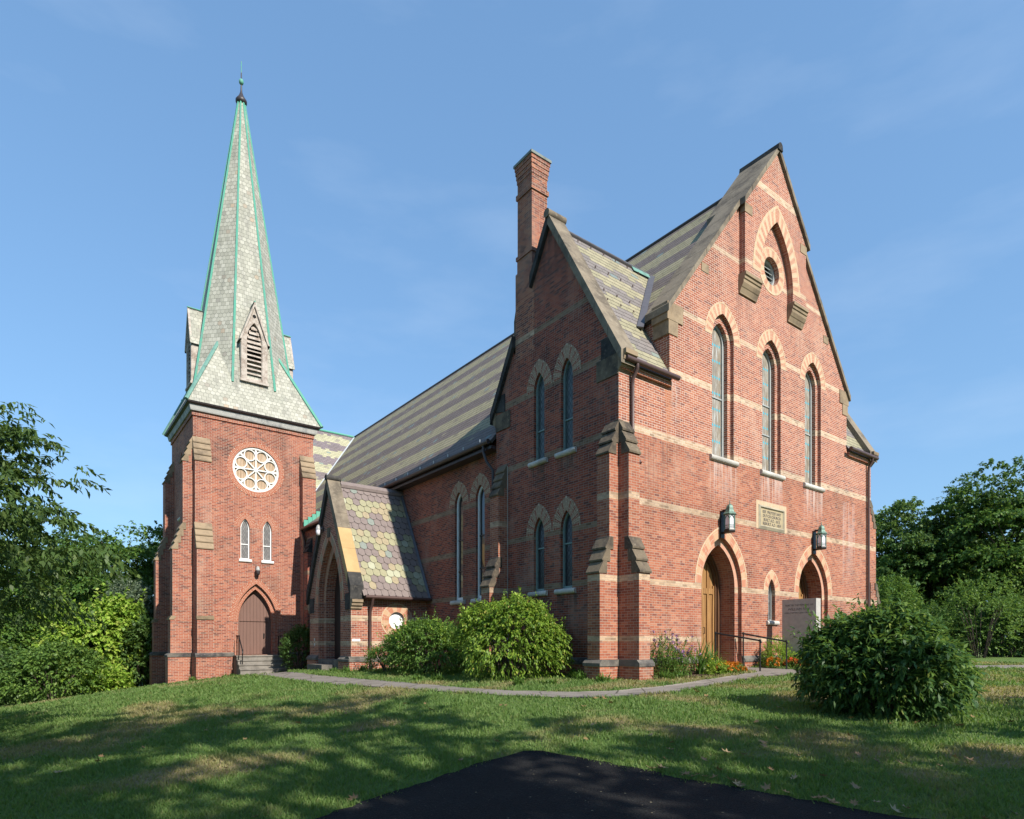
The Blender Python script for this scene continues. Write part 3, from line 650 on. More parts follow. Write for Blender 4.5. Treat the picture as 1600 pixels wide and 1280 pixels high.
# copings
def coping(mb, p0, p1, y0, y1, th, mat, axis='x', drip=0.0):
    """slab on a sloping gable from p0=(a,z) to p1; y0..y1 is its breadth across the wall"""
    a = [(p0[0], p0[1]), (p1[0], p1[1]), (p1[0], p1[1] + th), (p0[0], p0[1] + th)]
    f = (lambda q, z, u: (q, u, z)) if axis == 'x' else (lambda q, z, u: (u, q, z))
    mb.prism(a, f, y0, y1, mat)
for sx in (1, -1):
    X = lambda x: XC + sx * (x - XC)
    mb = MB(); n = 6
    for k in range(n):                               # lower run, in separate slabs
        a = 1.93 + (5.44 - 1.93) * k / n; b = 1.93 + (5.44 - 1.93) * (k + 1) / n - .012
        coping(mb, (X(a), Zg(a) + .003), (X(b), Zg(b) + .003), -.10 - .004 * (k % 2), .78, .20, 'coping')
    mb.build('coping', church)
    mb = MB()
    for k in range(5):
        a = 5.40 + (7.40 - 5.40) * k / 5; b = 5.40 + (7.40 - 5.40) * (k + 1) / 5 - (.010 if k < 4 else 0)
        coping(mb, (X(a), Zg(a) + .005), (X(b), Zg(b) + .005), -.29 - .004 * (k % 2), 1.12, .20, 'coping' if sx > 0 or k != 4 else 'coping')
    mb.build('coping', church)
mb = MB(); pr = [(-.14, 17.26), (-.11, 17.45), (-.04, 17.51), (.04, 17.51), (.11, 17.45), (.14, 17.26)]
mb.prism(pr, lambda a, b, u: (XC + a, u, b), -.33, 1.13, 'coping_black'); mb.build('ridge_stone', church)
# side gable copings + saddle
def side_coping(sy, a_lo, a_hi, n, m):
    mb = MB()
    for k in range(n):
        a = a_lo + (a_hi - a_lo) * k / n; b = a_lo + (a_hi - a_lo) * (k + 1) / n + (.01 if k < n - 1 else 0)
        coping(mb, (2.75 + sy * a, Zt(2.75 + a) + .004), (2.75 + sy * b, Zt(2.75 + b) + .004), -.12 - .004 * (k % 2), .50, .36, m, axis='y')
    mb.build('coping', church)
side_coping(-1, 2.95, 0, 6, 'coping'); side_coping(1, .86, 0, 2, 'coping_black'); side_coping(1, 2.95, 1.72, 2, 'coping_black')
mb = MB(); mb.tube([(-.16, 2.75, 13.72), (.55, 2.75, 13.72)], .13, 'coping', 10); mb.build('saddle_stone', church, smooth=40)
for x0, x1, sg in ((W_ - .5, W_ + .12, 1),):
    for sy in (-1, 1):
        mb = MB(); coping(mb, (2.75 + sy * 2.95, Zt(5.7) + .004), (2.75, Zt(2.75) + .004), x0, x1, .36, 'coping', axis='y'); mb.build('coping', church)
    mb = MB(); mb.prism([(0, 8.62), (.30, 8.62), (.30, 8.50), (.22, 8.4), (.13, 8.25), (0, 8.1)], lambda a, b, u: (u, -a, b), W_ - .4, W_ + .04, 'sand_tower'); mb.build('gable_bracket', church)

# ------------------------------------------------------------------ buttresses of the front block
BM = ('brick', 'sand', 'plinth')
buttress(church, lambda a, b, u: (-a, u, b), 0.0, .45, -.7, BM, (.52, .76), [(2.75, 3.72, .70, .35), (5.90, 6.84, .35, 0.0)])
buttress(church, lambda a, b, u: (u, -a, b), 0.0, .42, -.7, BM, (.52, .76), [(2.75, 3.72, .70, .35), (5.90, 6.84, .35, 0.0)])
buttress(church, lambda a, b, u: (-a, u, b), 4.90, 5.36, -.7, BM, (.52, .76), [(2.75, 3.72, .70, .35), (5.72, 6.78, .35, 0.0)])
buttress(church, lambda a, b, u: (W_ + a, u, b), 0.0, .45, -.7, BM, (.52, .95), [(2.30, 3.42, .95, .48), (5.65, 6.74, .48, 0.0)])

# ------------------------------------------------------------------ chimney on the rear slope of the side gable
ch = MB()
def stack(mb, x0, x1, y0, y1, z0, z1, m='brick_chimney'): mb.box((x0, y0, z0), (x1, y1, z1), m)
stack(ch, -.006, .66, 3.50, 4.44, 9.9, 12.7); ch.prism([(4.44, 10.2), (4.53, 10.2), (4.53, 11.25), (4.44, 11.6)], lambda a, b, u: (u, a, b), .0, .6, 'sand'); stack(ch, 0.0, .62, 3.62, 4.36, 12.7, 13.1); stack(ch, -.035, .655, 3.585, 4.39, 13.1, 13.22)
stack(ch, .0, .62, 3.62, 4.34, 13.22, 15.02); stack(ch, -.04, .66, 3.58, 4.38, 15.02, 15.17); stack(ch, 0, .62, 3.62, 4.34, 15.17, 15.52)
for k, z in enumerate((15.52, 15.66, 15.80, 15.94)): stack(ch, -.018 - .017 * k, .638 + .017 * k, 3.602 - .017 * k, 4.358 + .017 * k, z, z + .14)
co = ch.build('chimney', church); mb = MB(); mb.box((-.10, 3.52, 16.06), (.72, 4.44, 16.14), 'cap_metal'); mb.build('chimney_cap', co)

# ------------------------------------------------------------------ roofs
def slab(mb, quad, th, mat, under='under'):
    q = [V3(p) for p in quad]; n = (q[1] - q[0]).cross(q[2] - q[0]).normalized()
    if n.z < 0: n = -n
    lo = [p - n * th for p in q]; mb.face(q, mat); mb.face(lo, under)
    for i in range(len(q)): mb.face([q[i], q[(i + 1) % len(q)], lo[(i + 1) % len(q)], lo[i]], under)
YE = 34.3
for sx in (1, -1):
    X = lambda x: XC + sx * (x - XC)
    mb = MB()
    slab(mb, [(X(1.98), .3, Zr(1.98)), (XC, .3, Zr(XC)), (XC, 2.8, Zr(XC)), (X(1.98), 2.8, Zr(1.98))], .10, 'slate')
    slab(mb, [(X(.5), 2.8, Zr(.5)), (XC, 2.8, Zr(XC)), (XC, 5.52, Zr(XC)), (X(.5), 5.52, Zr(.5))], .10, 'slate')
    slab(mb, [(X(-.22), 5.52, Zr(-.22)), (XC, 5.52, Zr(XC)), (XC, YE, Zr(XC)), (X(-.22), YE - 7.6, Zr(-.22))], .10, 'slate')
    mb.build('roof', church)
    mb = MB()
    zt = lambda y: 13.46 - 1.765 * abs(y - 2.75)
    for sy in (-1, 1):
        slab(mb, [(X(.25), 2.75 + sy * 2.9, zt(5.65)), (X(2.0), 2.75 + sy * 2.9, zt(5.65)), (X(5.1), 2.75, zt(2.75)), (X(.25), 2.75, zt(2.75))], .10, 'slate_transept')
    mb.build('roof', church)
mb = MB(); mb.tube([(XC, 1.1, 16.86), (XC, YE, 16.86)], .07, 'gutter_dark', 8); mb.build('ridge_roll', church, smooth=40)
mb = MB(); mb.tube([(.5, 2.75, 13.47), (4.75, 2.75, 13.47)], .06, 'lead', 8); mb.build('ridge_roll', church, smooth=40)
# valley flashing between side roof and main roof
def ribbon(mb, a, b, wd, nrm, mat, th=.02, lift=.03):
    a, b, nrm = V3(a), V3(b), V3(nrm).normalized(); s = (b - a).cross(nrm).normalized() * wd / 2; u = nrm * lift
    P = [a - s + u, a + s + u, b + s + u, b - s + u]; Q = [p - nrm * th for p in P]
    mb.face(P, mat); mb.face(Q, mat)
    for i in range(4): mb.face([P[i], P[(i + 1) % 4], Q[(i + 1) % 4], Q[i]], mat)
mb = MB(); xv = lambda y: XC - (16.85 - (13.46 - 1.765 * abs(y - 2.75))) / 1.205
ribbon(mb, (xv(.82), .82, Zr(xv(.82))), (xv(2.70), 2.70, Zr(xv(2.70))), .20, (-.6, -.8, .8), 'lead', .05, .10); mb.build('valley_flashing', church); mb = MB()
ribbon(mb, (4.35, 2.66, 13.36), (3.5, 2.66, 13.34), .22, (0, -1.75, 1), 'copper_dull', .02, .03)
mb.build('valley_flashing', church)
# snow guards
for r_ in (.35, 1.3, 1.55, 2.15, 2.75):
    for k in range(8):
        x = .75 + k * .55 + (r_ * .37) % .4
        y = .0 + r_ * .95; z = 13.46 - 1.765 * (2.75 - y)
        if x < 1.9 + (z - Zr(1.98)) / 1.205 - .2 or z < 8.9:
            pieces('snow_guard', church, [lambda mb: mb.box((x - .018, y - .045, z), (x + .018, y - .025, z + .05), 'gutter')])
# gutters and downpipes
def gutter(name_parent, pts, r=.075, mat='gutter'):
    mb = MB(); mb.tube(pts, r, mat, 10); return mb.build('gutter', name_parent, smooth=45)
gutter(church, [(.02, -.24, 8.40), (2.18, -.24, 8.40)]); gutter(church, [(W_ + .02, -.24, 8.40), (12.55, -.24, 8.40)])
pieces('eaves_course', church, [lambda mb: mb.box((.04, -.10, 8.18), (2.06, .002, 8.33), 'brick'), lambda mb: mb.box((12.74, -.10, 8.18), (14.6, .002, 8.33), 'brick')])
gutter(church, [(-.30, 5.54, 7.63), (-.30, 26.6, 7.63)], .085, 'gutter_dark')
mb = MB(); mb.box((-.20, 5.52, 7.42), (.19, 26.6, 7.52), 'gutter_dark'); mb.build('eaves_board', church)
for k in range(20):
    y = 5.9 + k * 1.02; pieces('gutter_bracket', church, [lambda mb: mb.box((-.40, y - .012, 7.66), (-.372, y + .012, 7.76), 'white_flash')])
def pipe(pts, r=.05, mat='gutter'):
    mb = MB(); mb.tube(pts, r, mat, 10); return mb.build('downpipe', church, smooth=45)
pipe([(.46, -.24, 8.34), (.46, -.24, 8.22), (.46, -.08, 8.0), (.46, -.07, 7.8), (.46, -.07, 6.1), (.50, -.30, 5.7)])
pipe([(14.42, -.24, 8.34), (14.42, -.22, 8.22), (14.42, -.09, 8.0), (14.42, -.08, 7.8), (14.42, -.08, 5), (14.42, -.08, 2), (14.42, -.08, .1)])
pipe([(-.28, 5.85, 7.55), (-.28, 5.85, 7.35), (-.24, 5.72, 7.0), (-.10, 5.55, 6.7), (-.10, 5.55, .1)], .05, 'gutter_dark')
mb = MB(); mb.tube([(-.012, 4.86, .2), (-.012, 4.86, 6.7)], .009, 'sill', 6); mb.build('lightning_cable', church)

# ------------------------------------------------------------------ nave
nw = MB(); MN = mapper((.2, 0, 0), (0, 1, 0), (1, 0, 0)); nh = []
NAVE_WIN = [8.13, 6.74]
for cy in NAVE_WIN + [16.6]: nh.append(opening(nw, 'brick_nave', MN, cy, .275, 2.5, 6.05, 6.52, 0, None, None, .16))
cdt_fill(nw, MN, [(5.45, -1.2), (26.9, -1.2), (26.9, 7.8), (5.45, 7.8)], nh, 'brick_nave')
nw.face([(W_ - .2, 5.45, -1), (W_ - .2, 34, -1), (W_ - .2, 34, 7.8), (W_ - .2, 5.45, 7.8)], 'brick_nave')
nw.build('nave_wall', church)
for cy in NAVE_WIN + [16.6]:
    wp = empty('lancet_window'); wp.parent = church
    frame_glass(wp, MN, lambda off, cy=cy: arch_loop(cy, .275, 2.55 - off, 6.05, 6.52, off), .14, .085, 'whitep', 'clear', bars=())
    mb = MB()
    for z in (3.6, 4.75): mb.box((.31, cy - .19, z - .02), (.345, cy + .19, z + .02), 'gutter_dark')
    mb.build('glazing_bar', wp)
    sill(wp, MN, cy - .46, cy + .46, 2.53, r=.085, out=.11, inner=.16)
    rb = MB(); ring_blocks(rb, MN, cy, .275, 6.05, 6.52, .32, ['redshade', 'cream_shade', 'cream_shade'], 12, hood=.05, hoodmat='cream_shade'); rb.build('arch_surround', wp)
# transept far behind the tower, roof only just seen
bt = MB()
slab(bt, [(-4.6, 27.2, 8.35), (7.4, 27.2, 8.35), (7.4, YE, 16.8), (-4.6, YE, 16.8)], .1, 'slate_back'); slab(bt, [(-4.6, 41.4, 8.35), (7.4, 41.4, 8.35), (7.4, YE, 16.8), (-4.6, YE, 16.8)], .1, 'slate_back')
bt.build('roof', church)
bt = MB()
bt.box((-4.4, 27.6, -2.2), (14.6, 41.0, 8.3), 'brick_nave'); bt.face([(-4.4, 27.6, 8.3), (-4.4, 41.0, 8.3), (-4.4, YE, 16.6)], 'brick_nave'); bt.build('transept_wall', church)
mb = MB(); mb.tube([(-4.6, YE, 16.83), (7.3, YE, 16.83)], .09, 'copper', 8); mb.build('ridge_roll', church)
mb = MB(); ribbon(mb, (-.1, 26.9, 7.86), (7.35, 34.25, 16.75), .30, (-.5, -.5, .8), 'white_flash', .02, .05); mb.build('valley_flashing', church)

# ------------------------------------------------------------------ porch
PX, PY, PHW = -3.0, 12.6, 2.15
MP = mapper((PX, 0, 0), (0, 1, 0), (1, 0, 0)); MPS = mapper((0, PY - PHW, 0), (1, 0, 0), (0, 1, 0))
Zp = lambda y: 7.0 - 1.90 * abs(y - PY)
Zpr = 7.27
pw = MB()
ph = [opening(pw, 'brick_porch', MP, PY, 1.16, .30, 2.6, 5.05, .22, .93, 4.62, .75, n=12, second='redv')]
cdt_fill(pw, MP, [(PY - PHW, -.8), (PY + PHW, -.8), (PY + PHW, Zp(PY + PHW)), (PY, Zp(PY)), (PY - PHW, Zp(PY - PHW))], ph, 'brick_porch')
rc = circ(-1.14, 1.82, .33)
pw.strip([MPS(u, z, 0) for u, z in rc], [MPS(u, z, .14) for u, z in rc], 'brick_porch', closed=True)
cdt_fill(pw, MPS, [(PX, -.6), (.2, -.6), (.2, 2.85), (PX, 2.85)], [rc], 'brick_porch')
pw.face([(PX, PY + PHW, -.8), (.2, PY + PHW, -.8), (.2, PY + PHW, 2.85), (PX, PY + PHW, 2.85)], 'brick_porch')
pw.build('porch_wall', church)
rb = MB(); ring_blocks(rb, MP, PY, 1.16, 2.6, 5.05, .26, ['redr', 'cream_shade'], 9, hood=.05, n=27); rb.build('arch_surround', church)
mb = MB()   # keystone
mb.box((PX - .03, PY - .14, 5.12), (PX + .1, PY + .14, 5.5), 'sand'); mb.build('keystone', church)
wp = empty('round_window'); wp.parent = church
rb = MB(); ring_round(rb, MPS, -1.14, 1.82, .33, .29, ['creamr', 'redr'], 4, hood=.05, n=64); rb.build('ring_surround', wp)
mb = MB(); cdt_fill(mb, MPS, circ(-1.14, 1.82, .33), [], 'disc', .11); mb.build('pane', wp)
dp = empty('porch_door'); dp.parent = church
mb = MB(); cdt_fill(mb, MP, arch_loop(PY, .93, .32, 2.6, 4.62, 0, n=12), [], 'doordark', .60); mb.build('door_leaf', dp)
mb = MB(); mb.box((PX + .54, 11.93, 1.32), (PX + .60, 12.0, 1.52), 'brass'); mb.tube([(PX + .55, 11.96, 1.42), (PX + .5, 11.96, 1.42), (PX + .5, 12.06, 1.42)], .015, 'brass'); mb.build('handle', dp)
mb = MB(); mb.box((PX - .05, PY - 1.05, -.5), (PX + .7, PY + 1.05, .31), 'plinth'); mb.build('threshold', dp)
for a_, b_ in ((PY - PHW - .1, PY - 1.17), (PY + 1.17, PY + PHW + .1)): plinth_run(lambda a, b, u: (PX - a, u, b), a_, b_, -.8, .26, .46, .09, 'brick_porch')
plinth_run(lambda a, b, u: (u, PY - PHW - a, b), PX - .098, .2, -.8, .258, .458, .088, 'brick_porch')
# fish-scale porch roof, every slate a real plate
SL = math.hypot(1, 1.88); ey = PHW + .28
sc = MB(); cyc = ['scale_y', 'scale_p']
n_up = Vector((0, -1.88, 1)).normalized()
Lr = (ey - .02) * SL; rows = 17; ex = Lr / rows; tw = .285
for sy in (-1, 1):
    up = Vector((0, -sy, 1.88)).normalized(); nn = Vector((0, sy * 1.88, 1)).normalized()
    base = Vector((0, PY + sy * ey, Zpr - 1.88 * ey))
    mbx = sc
    slab(mbx, [(PX + .42, base.y, base.z), (.24, base.y, base.z), (.24, PY, Zpr), (PX + .42, PY, Zpr)], .10, 'under')
    for r_ in range(rows):
        ncol = int(2.9 / tw) + 2
        for c_ in range(ncol):
            xc = PX + .40 + (c_ + (.5 if r_ % 2 else 0)) * tw
            if xc < PX + .36 or xc > .30: continue
            ph_ = (r_ + random.choice((0, 0, 0, 0, 1, -1)) * .0) % 5
            patt = 'scale_p' if (r_ % 5 in (0, 1) or (r_ % 5 == 2 and (c_ + r_) % 4 < 2) or (r_ % 5 == 4 and (c_ + r_) % 4 == 0)) else random.choice(['scale_y', 'scale_y', 'scale_t', 'scale_w', 'scale_y'])
            if random.random() < .07: patt = random.choice(['scale_p', 'scale_y', 'scale_t', 'scale_g'])
            b0 = base + up * (r_ * ex - .02)
            lift = .022
            hw = tw / 2 - .006
            shp = [(-hw, ex * .9), (-hw, ex * .34), (-hw * .86, ex * .19), (-hw * .5, ex * .05), (0, -.005), (hw * .5, ex * .05), (hw * .86, ex * .19), (hw, ex * .34), (hw, ex * .9), (hw * .5, ex * 1.2), (-hw * .5, ex * 1.2)]
            shp = [(min(max(xc + a, PX + .36), .27) - xc, min(b, Lr - r_ * ex + .02)) for a, b in shp]
            top = [b0 + Vector((xc + a, 0, 0)) + up * b + nn * (lift * (1.15 - b / ex) + .006 + random.random() * .002) for a, b in shp]
            bot = [p - nn * .012 for p in top]
            sc.face(top, patt); sc.strip(top, bot, patt, closed=True)
sc.build('porch_roof', church)
mb = MB(); mb.prism([(-.14, 7.06), (0, 7.22), (.14, 7.06), (.12, 6.95), (-.12, 6.95)], lambda a, b, u: (u, PY + a, b + .20), PX + .45, .22, 'scale_p'); mb.build('ridge_cap', church)
mb = MB(); ribbon(mb, (.14, PY - ey, Zpr - 1.88 * ey), (.14, PY, Zpr + .03), .10, (-.8, -1.5, 1), 'lead', .03, .06); mb.build('flashing', church)
def pcop(sy):
    mb = MB(); e = PHW + .18; cuts = [0, .10, .36, .56, .70, 1.0]; mm = ['coping_black', 'coping_tan', 'coping_tan', 'coping', 'coping_black'] if sy < 0 else ['coping_black'] * 5
    ends = [(0, .12, mm[0]), (.12, .33, mm[1]), (.33, .52, mm[2]), (.52, .66, 'coping' if sy < 0 else mm[3]), (.66, 1.0, 'coping_black' if sy > 0 else 'coping')]
    for t0, t1, m in ends:
        a, b = e * (1 - t0), e * (1 - t1) + (.012 if t1 < 1 else 0)
        coping(mb, (PY + sy * a, Zp(PY + a) + .004), (PY + sy * b, Zp(PY + b) + .004), PX - .10, PX + .42, .50, m, axis='y')
    return mb.build('coping', church)
pcop(-1); pcop(1)
mb = MB(); mb.tube([(PX - .14, PY, 7.47), (PX + .46, PY, 7.47)], .12, 'coping_black', 10); mb.build('saddle_stone', church, smooth=40)
for y0, sy in ((PY - PHW, -1), (PY + PHW, 1)):
    mb = MB(); mb.prism([(0, 2.60), (.20, 2.56), (.20, 2.46), (.15, 2.43), (.14, 2.34), (.08, 2.31), (.07, 2.23), (0, 2.18)], lambda a, b, u: (u, y0 + sy * a, b), PX - .03, PX + .40, 'sand_tower'); mb.build('gable_bracket', church)
    mb = MB(); mb.box((PX - .028, min(y0 + sy * .004, y0 - sy * .5), 2.2), (PX + .2, max(y0 + sy * .004, y0 - sy * .5), 2.8), 'coping_black'); mb.build('kneeler_stone', church)
gutter(church, [(PX + .42, PY - ey - .05, 2.66), (.18, PY - ey - .05, 2.66)], .07)
pipe([(-2.28, PY - ey - .06, 2.62), (-2.28, PY - ey + .02, 2.4), (-2.28, PY - PHW - .08, 2.1), (-2.28, PY - PHW - .08, .35), (-2.28, PY - PHW - .16, .15), (-2.28, PY - PHW - .16, -.1)], .055)
mb = MB(); mb.box((PX + .04, PY - PHW - .012, 1.02), (PX + .36, PY - PHW + .05, 1.11), 'whitep'); mb.build('white_brick', church)
for z in (.85, 1.05): pieces('wall_tag', church, [lambda mb: mb.box((PX - .02, PY + 1.55, z), (PX + .02, PY + 1.60, z + .1), 'whitep')])

# ------------------------------------------------------------------ link between nave and tower
lk = MB()
lk.box((-1.9, 15.2, -1.0), (.25, 18.96, 6.30), 'brick_nave'); lk.face([(-1.9, 18.96, 6.3), (.25, 18.96, 6.3), (.25, 18.96, 7.9)], 'brick_nave'); lk.face([(-1.9, 15.2, 6.3), (.25, 15.2, 6.3), (.25, 15.2, 7.9)], 'brick_nave')
lk.build('link_wall', church)
mb = MB(); slab(mb, [(-2.12, 15.1, 6.42), (-2.12, 18.48, 6.42), (.15, 18.48, 8.25), (.15, 15.1, 8.25)], .1, 'slate'); mb.build('link_roof', church)
gutter(church, [(-2.16, 15.1, 6.38), (-2.16, 18.46, 6.38)], .06)
mb = MB()
for k in range(8):
    x = -2.0 + k * .2; mb.box((x, 18.40, 6.44 + .806 * (k * .2) ), (x + .21, 18.46, 6.44 + .806 * (k * .2) + .42), 'copper')
mb.build('stepped_flashing', church)
pipe([(-2.14, 18.36, 6.35), (-2.05, 18.36, 6.1), (-1.99, 18.36, 5.8), (-1.99, 18.36, -.3)], .055, 'gutter')
buttress(church, lambda a, b, u: (-1.9 - a, u, b), 17.55, 18.05, -.9, ('brick_nave', 'coping_black', 'plinth'), (.2, .3), [(5.2, 5.9, .22, 0.0)])

# ------------------------------------------------------------------ tower
TX, TY, TH2 = -4.03, 21.62, 2.67
X0, X1, Y0, Y1 = TX - TH2, TX + TH2, 18.97, 24.27
MT = mapper((0, Y0, 0), (1, 0, 0), (0, 1, 0)); MTL = mapper((X0, 0, 0), (0, 1, 0), (1, 0, 0))
tw_ = MB(); th_ = []
th_.append(opening(tw_, 'brick_tower', MT, TX, .95, .42, 1.95, 3.72, .14, .76, 3.47, .42, n=12, second='tower_v'))
for cx in (-4.52, -3.53): th_.append(opening(tw_, 'brick_tower', MT, cx, .20, 4.78, 6.22, 6.69, 0, None, None, .14))
rc = circ(TX, 9.02, 1.035, 48); th_.append(rc); tw_.strip([MT(u, z, 0) for u, z in rc], [MT(u, z, .2) for u, z in rc], 'brick_tower', closed=True)
cdt_fill(tw_, MT, [(X0, -1.6), (X1, -1.6), (X1, 11.12), (X0, 11.12)], th_, 'brick_tower')
lw = opening(tw_, 'brick_tower', MTL, TY, .42, 6.9, 9.2, 10.0, 0, None, None, .2)
cdt_fill(tw_, MTL, [(Y0, -2.2), (Y1, -2.2), (Y1, 11.12), (Y0, 11.12)], [lw], 'brick_tower')
tw_.face([(X1, Y0, -1.6), (X1, Y1, -1.6), (X1, Y1, 11.12), (X1, Y0, 11.12)], 'brick_tower'); tw_.face([(X0, Y1, -2.2), (X1, Y1, -2.2), (X1, Y1, 11.12), (X0, Y1, 11.12)], 'brick_tower')
tw_.build('tower_wall', church)
# corbelled brick course + cornice + eaves
mb = MB()
mb.box((X0 - .05, Y0 - .05, 10.98), (X1 + .05, Y1 + .05, 11.17), 'brick_tower'); mb.build('corbel_course', church)
mb = MB()
def sqring(z0, z1, h0, h1, m):
    a = [(TX + sx * h0, TY + sy * h0, z0) for sx, sy in ((-1, -1), (1, -1), (1, 1), (-1, 1))]; b = [(TX + sx * h1, TY + sy * h1, z1) for sx, sy in ((-1, -1), (1, -1), (1, 1), (-1, 1))]
    mb.strip(a, b, m, closed=True)
sqring(11.17, 11.17, 2.3, 2.78, 'cornice'); sqring(11.17, 11.22, 2.78, 2.80, 'cornice'); sqring(11.22, 11.40, 2.80, 2.84, 'cornice'); sqring(11.40, 11.46, 2.84, 2.95, 'gutter_dark'); sqring(11.46, 11.52, 2.95, 2.97, 'gutter_dark')
mb.build('cornice', church)
# spire: octagonal pyramid rising from a square broached skirt
A0, ZJ, ZT = 2.30, 13.0, 27.95
def oct_r(z): return A0 - (A0 - .14) * (z - ZJ) / (ZT - ZJ)
def oct_pt(z, k):
    a = math.pi / 8 + k * math.pi / 4; r = oct_r(z) / math.cos(math.pi / 8); return (TX + r * math.cos(a), TY + r * math.sin(a), z)
mb = MB()
sq = lambda h, z: [(TX + sx * h, TY + sy * h, z) for sx, sy in ((-1, -1), (1, -1), (1, 1), (-1, 1))]
hs = lambda z: 2.98 - .68 * (z - 11.52) / (13.0 - 11.52)
mb.strip(sq(hs(11.52), 11.52), sq(hs(16.2), 16.2), 'spire', closed=True)
# the octagon, bent very slightly so the line is not dead straight
for k in range(8):
    mb.face([oct_pt(12.2, k), oct_pt(12.2, k + 1), oct_pt(ZT, k + 1), oct_pt(ZT, k)], 'spire')
mb.face(sq(2.98, 11.519), 'under')
spire = mb.build('spire', church)
for k in range(8): pieces('hip_roll', spire, [lambda mb: mb.tube([oct_pt(13.0, k), oct_pt(ZT, k)], [.062, .045], 'copper', 6)])
zb_ = 15.05
for sx, sy in ((-1, -1), (1, -1), (1, 1), (-1, 1)): pieces('hip_roll', spire, [lambda mb: mb.tube([(TX + sx * 2.99, TY + sy * 2.99, 11.52), (TX + sx * hs(zb_), TY + sy * hs(zb_), zb_)], .085, 'copper_dull' if sx < 0 else 'copper', 6)])
fb = MB(); fb.lathe((TX, TY, 27.8), [(.15, 0), (.24, .06), (.275, .14), (.265, .22), (.18, .34), (.10, .48), (.055, .62), (.04, .75), (.035, .95)], 'gutter_dark', 12)
fb.lathe((TX, TY, 28.95), [(.02, -.14), (.08, -.11), (.11, -.04), (.11, .04), (.08, .11), (.02, .14)], 'copper', 12); fb.tube([(TX, TY, 28.6), (TX, TY, 29.4)], .03, 'lead', 6); fb.tube([(TX, TY, 29.1), (TX, TY, 29.98)], .02, 'copper', 6)
fb.build('finial', spire, smooth=50)
# lucarnes
def lucarne(rot):
    lp = empty('lucarne', (TX, TY, 0), rot); lp.parent = church
    q = lambda u, z, d=0: (u, -2.34 + d, z)         # local: facing -Y
    zb2, zt2, w_ = 13.2, 16.72, .60
    fr = MB(); op = arch_loop(0, .33, zb2 + .12, 15.15, 15.98, n=8)
    cdt_fill(fr, q, [(-w_, zb2), (w_, zb2), (w_, 15.3), (0, zt2), (-w_, 15.3)], [op], 'peel'); fr.strip([q(u, z, 0) for u, z in op], [q(u, z, .25) for u, z in op], 'peel', closed=True)
    for sx in (-1, 1): fr.face([q(sx * w_, zb2), q(sx * w_, zb2, .9), q(sx * w_, 15.3, .9), q(sx * w_, 15.3)], 'peel')
    for sx in (-1, 1):      # casing around the opening and bargeboards
        fr.box(tuple(min(a, b) for a, b in zip(q(sx * .36, zb2, -.03), q(sx * .58, 15.2, 0))), tuple(max(a, b) for a, b in zip(q(sx * .36, zb2, -.03), q(sx * .58, 15.2, -.001))), 'peel')
        fr.prism([(sx * .68, 15.05), (0, 16.95), (0, 16.74), (sx * .59, 15.05)], lambda a, b, u: q(a, b, u), -.09, 0.0, 'peel')
    fr.box(q(-.64, zb2 - .06, -.07), (.64, -2.34 + .02, zb2 + .04), 'peel')
    tre = circ(0, 16.28, .085, 10); fr.face([q(u, z, -.004) for u, z in tre], 'dark')
    fr.build('lucarne_front', lp)
    bk = MB(); cdt_fill(bk, q, op, [], 'dark', .22); bk.build('backing', lp)
    lv = MB(); N_ = 12
    for k in range(N_):
        z = zb2 + .20 + k * .215
        hw = .33 if z < 15.1 else max(.04, .33 * (1 - ((z - 15.1) / .92) ** 1.6))
        dz = .05 if z < 14.9 else .10
        lv.face([q(-hw, z - dz, .03), q(hw, z - dz, .03), q(hw, z + dz, .15), q(-hw, z + dz, .15)], 'peel'); lv.face([q(-hw, z - dz - .03, .03), q(hw, z - dz - .03, .03), q(hw, z - dz, .03), q(-hw, z - dz, .03)], 'peel')
    lv.build('louvre', lp)
    rf = MB()
    for sx in (-1, 1):
        slab(rf, [q(sx * .70, 15.0, -.08), q(0, 16.93, -.08), q(0, 16.93, 1.0), q(sx * .70, 15.0, 1.0)], .04, 'spire')
    rf.tube([q(0, 16.95, -.1), q(0, 16.95, .55)], .035, 'copper', 6); rf.build('lucarne_roof', lp)
for k in range(4): lucarne(k * math.pi / 2)
# tower buttresses (pair at each visible corner)
TM = ('brick_tower', 'sand_tower', 'plinth')
def tb(p3, u0, u1, zb): buttress(church, p3, u0, u1, zb, TM, (.53, .98), [(1.98, 2.14, .88, .80), (5.03, 6.22, .80, .40), (8.92, 10.06, .40, 0.0)])
tb(lambda a, b, u: (X0 - a, u, b), Y0 + .004, Y0 + .62, -1.6); tb(lambda a, b, u: (u, Y0 - a, b), X0 + .004, X0 + .66, -1.4)
tb(lambda a, b, u: (u, Y0 - a, b), X1 - .64, X1 - .004, -1.4); tb(lambda a, b, u: (X0 - a, u, b), Y1 - .62, Y1 - .004, -2.4)
for a_, b_ in ((X0 + .7, TX - .97), (TX + .97, X1 - .7)): plinth_run(lambda a, b, u: (u, Y0 - a, b), a_, b_, -1.4, .36, .53, .10, 'brick_tower')
plinth_run(lambda a, b, u: (X0 - a, u, b), Y0 + .7, Y1 - .7, -2.0, .36, .53, .10, 'brick_tower')
